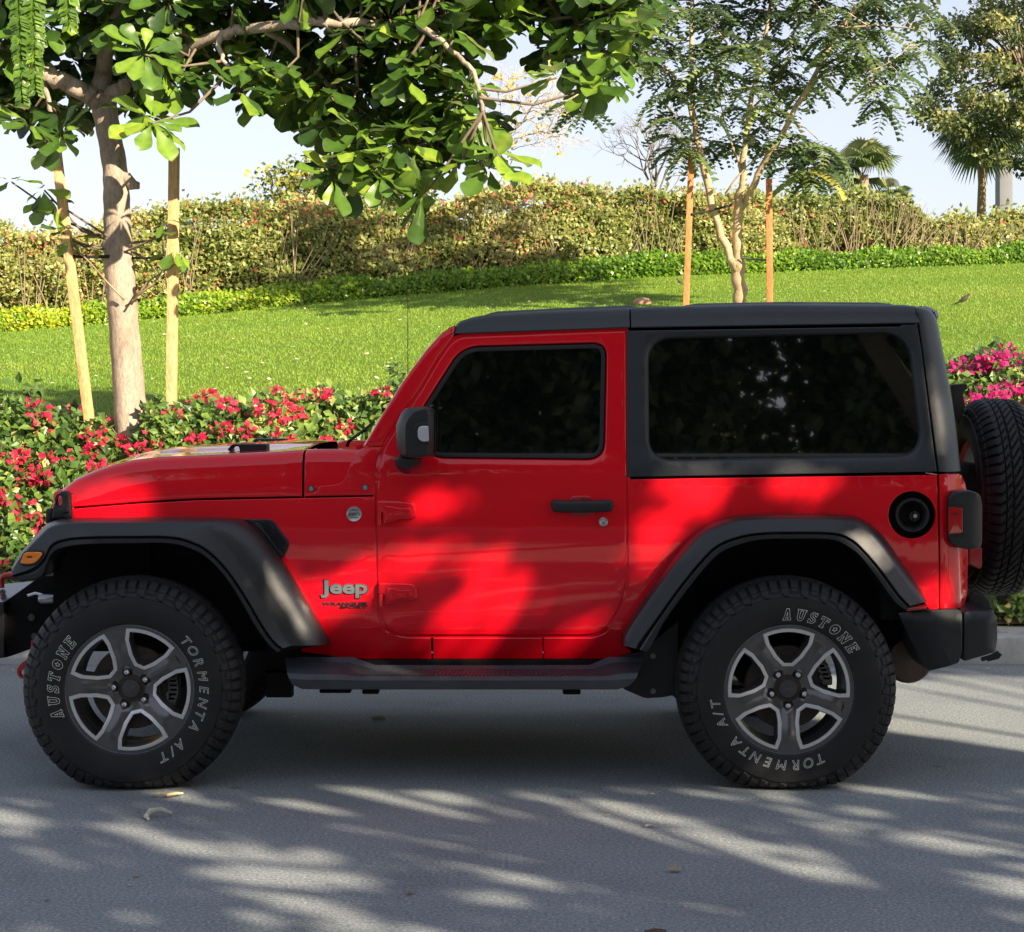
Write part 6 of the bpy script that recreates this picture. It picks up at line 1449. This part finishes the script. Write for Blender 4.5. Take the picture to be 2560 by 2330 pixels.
for i in range(70000):
    t_ = rnd.random()
    if t_ < .50:
        X = rnd.uniform(-2.6, 2.7); Z = rnd.uniform(.0, 2.0)
        if not shade_keep(X, Z): continue
        q = np.array([X, .13, Z])
    elif t_ < .88:
        q = np.array([rnd.uniform(-5.0, 5.5), rnd.uniform(-5.2, .3), 0.0])
        if ground_lit(q[0], q[1]): continue
    else:
        q = np.array([rnd.uniform(-2.5, 7.0), .13, rnd.uniform(2.0, 3.2)])
        if rnd.random() < .25: continue
    L = rnd.uniform(8.6, 12.0); Pp.append(q + S * L); LS.append(.085 if t_ < .5 else .125)
Pp = np.array(Pp); LS = np.array(LS); n = len(Pp); Pp += .02 * rdir(n)
RL = leafmat("roadside_leaves", [(0, (.015, .035, .010)), (.5, (.04, .08, .018)), (1, (.10, .15, .03))], trans=.2)
cxs = np.array([[10.5, -6.5], [7.2, -9.0], [4.4, -12.0]]); which = np.argmin(((Pp[:, None, :2] - cxs[None]) ** 2).sum(-1), 1)
for k, lab in enumerate(("roadside shade tree across the road, nearest to the rear of the car", "middle roadside shade tree across the road from the car doors", "roadside shade tree across the road, furthest from the rear of the car")):
    idx = which == k; root = empty("shade_tree", (cxs[k][0] + .8, cxs[k][1] - .9, 0)); n = int(idx.sum())
    scatter("crown", *LEAF4, Pp[idx], frames(rdir(n), np.tile(S, (n, 1)) + .5 * rdir(n)), LS[idx] * (.75 + .5 * rng.random(n)), rng.random(n), RL, root)
    c = Pp[idx].mean(0); m = MB(); b = Vector((cxs[k][0] + .8, cxs[k][1] - .9, -.1)); t = Vector((c[0], c[1], 3.6)); m.tube([b, b + Vector((.05, .05, 1.5)), b.lerp(t, .6) + Vector((0, 0, .8)), t], [.20, .17, .14, .10], 12)
    m.build("trunk", BARK, root, sharp=None); m = MB(); sel = Pp[idx][:: max(1, n // 26)]
    for e in sel: e = Vector(e); m.tube([t, t.lerp(e, .5) + Vector((0, 0, .15)), e], [.05, .03, .01], 5, cap=False)
    m.build("branches", BARK, root, sharp=None); tag(root, lab, "tree", "roadside trees across the road")
PL = leafmat("park_leaves", [(0, (.03, .05, .02)), (.5, (.14, .18, .06)), (1, (.22, .24, .10))], trans=.35)
# dense row further back: mirrored in the glass
n = 30000; C = rdir(150) * np.array([3.2, 2.2, 4.2]) * rng.random((150, 1)) ** .4 + np.array([0, 0, 5.4]); C[:, 2] = np.clip(C[:, 2], 1.4, 6.6); idx = rng.integers(0, 150, n); pos = C[idx] + rdir(n) * .9 * rng.random((n, 1)) ** .5
r0 = empty("park_tree", (-9, -19, .1)); cr = scatter("crown", *LEAF4, pos + np.array([-9, -19, .1]), frames(rdir(n), rdir(n)), .22 * (.7 + .6 * rng.random(n)), rng.random(n), PL, r0)
m = MB(); m.tube([(-9, -19, -.1), (-8.8, -19, 2), (-9.2, -19, 5)], [.26, .2, .12], 12); tk = m.build("trunk", BARK, r0, sharp=None)
tag(r0, "park tree across the road at the left end of the row behind the camera", "tree", "park trees across the road")
for i, (x, y, a, s, lab) in enumerate(((-4.2, -20, 1, 1.0, "second park tree from the left across the road"), (.6, -18.5, 2.1, 1.05, "third park tree from the left across the road, opposite the car door"), (5.2, -20, 3.3, 1.1, "fourth park tree from the left across the road"), (10, -21.5, 4.2, 1.05, "fifth park tree from the left across the road"), (15.5, -23, 5.1, 1.1, "park tree at the right end of the row across the road"))):
    q = r0.copy(); COL.objects.link(q); q.location = (x, y, .1); q.rotation_euler = (0, 0, a); q.scale = (s, s, s); q["label"] = lab
    for ch in (cr, tk): c = ch.copy(); COL.objects.link(c); c.parent = q; c.matrix_parent_inverse = Matrix.Translation((9, 19, -.1))
m = MB(); m.box((-20, -14.2, -.1), (20, -13.7, 1.86), .02); q = m.build("added_railing_wall", simple("sand_wall", (.20, .17, .13), .9, noise=.3, nscale=4)); tag(q, "added unseen sand-coloured wall across the road, lifting the railing into the window reflections", "wall")  # unseen wall, added to raise the railing into the window reflections
m = MB()
for z in (2.0, 2.9): m.tube([(-16, -13.8, z), (16, -13.8, z)], .022, 6)
x = -16
while x <= 16: m.tube([(x, -13.8, 1.86), (x, -13.8, 2.9)], .016, 5); x += .20
fn = m.build("railing", simple("railing_white", (.62, .64, .62), .5)); tag(fn, "white metal railing across the road", "railing")
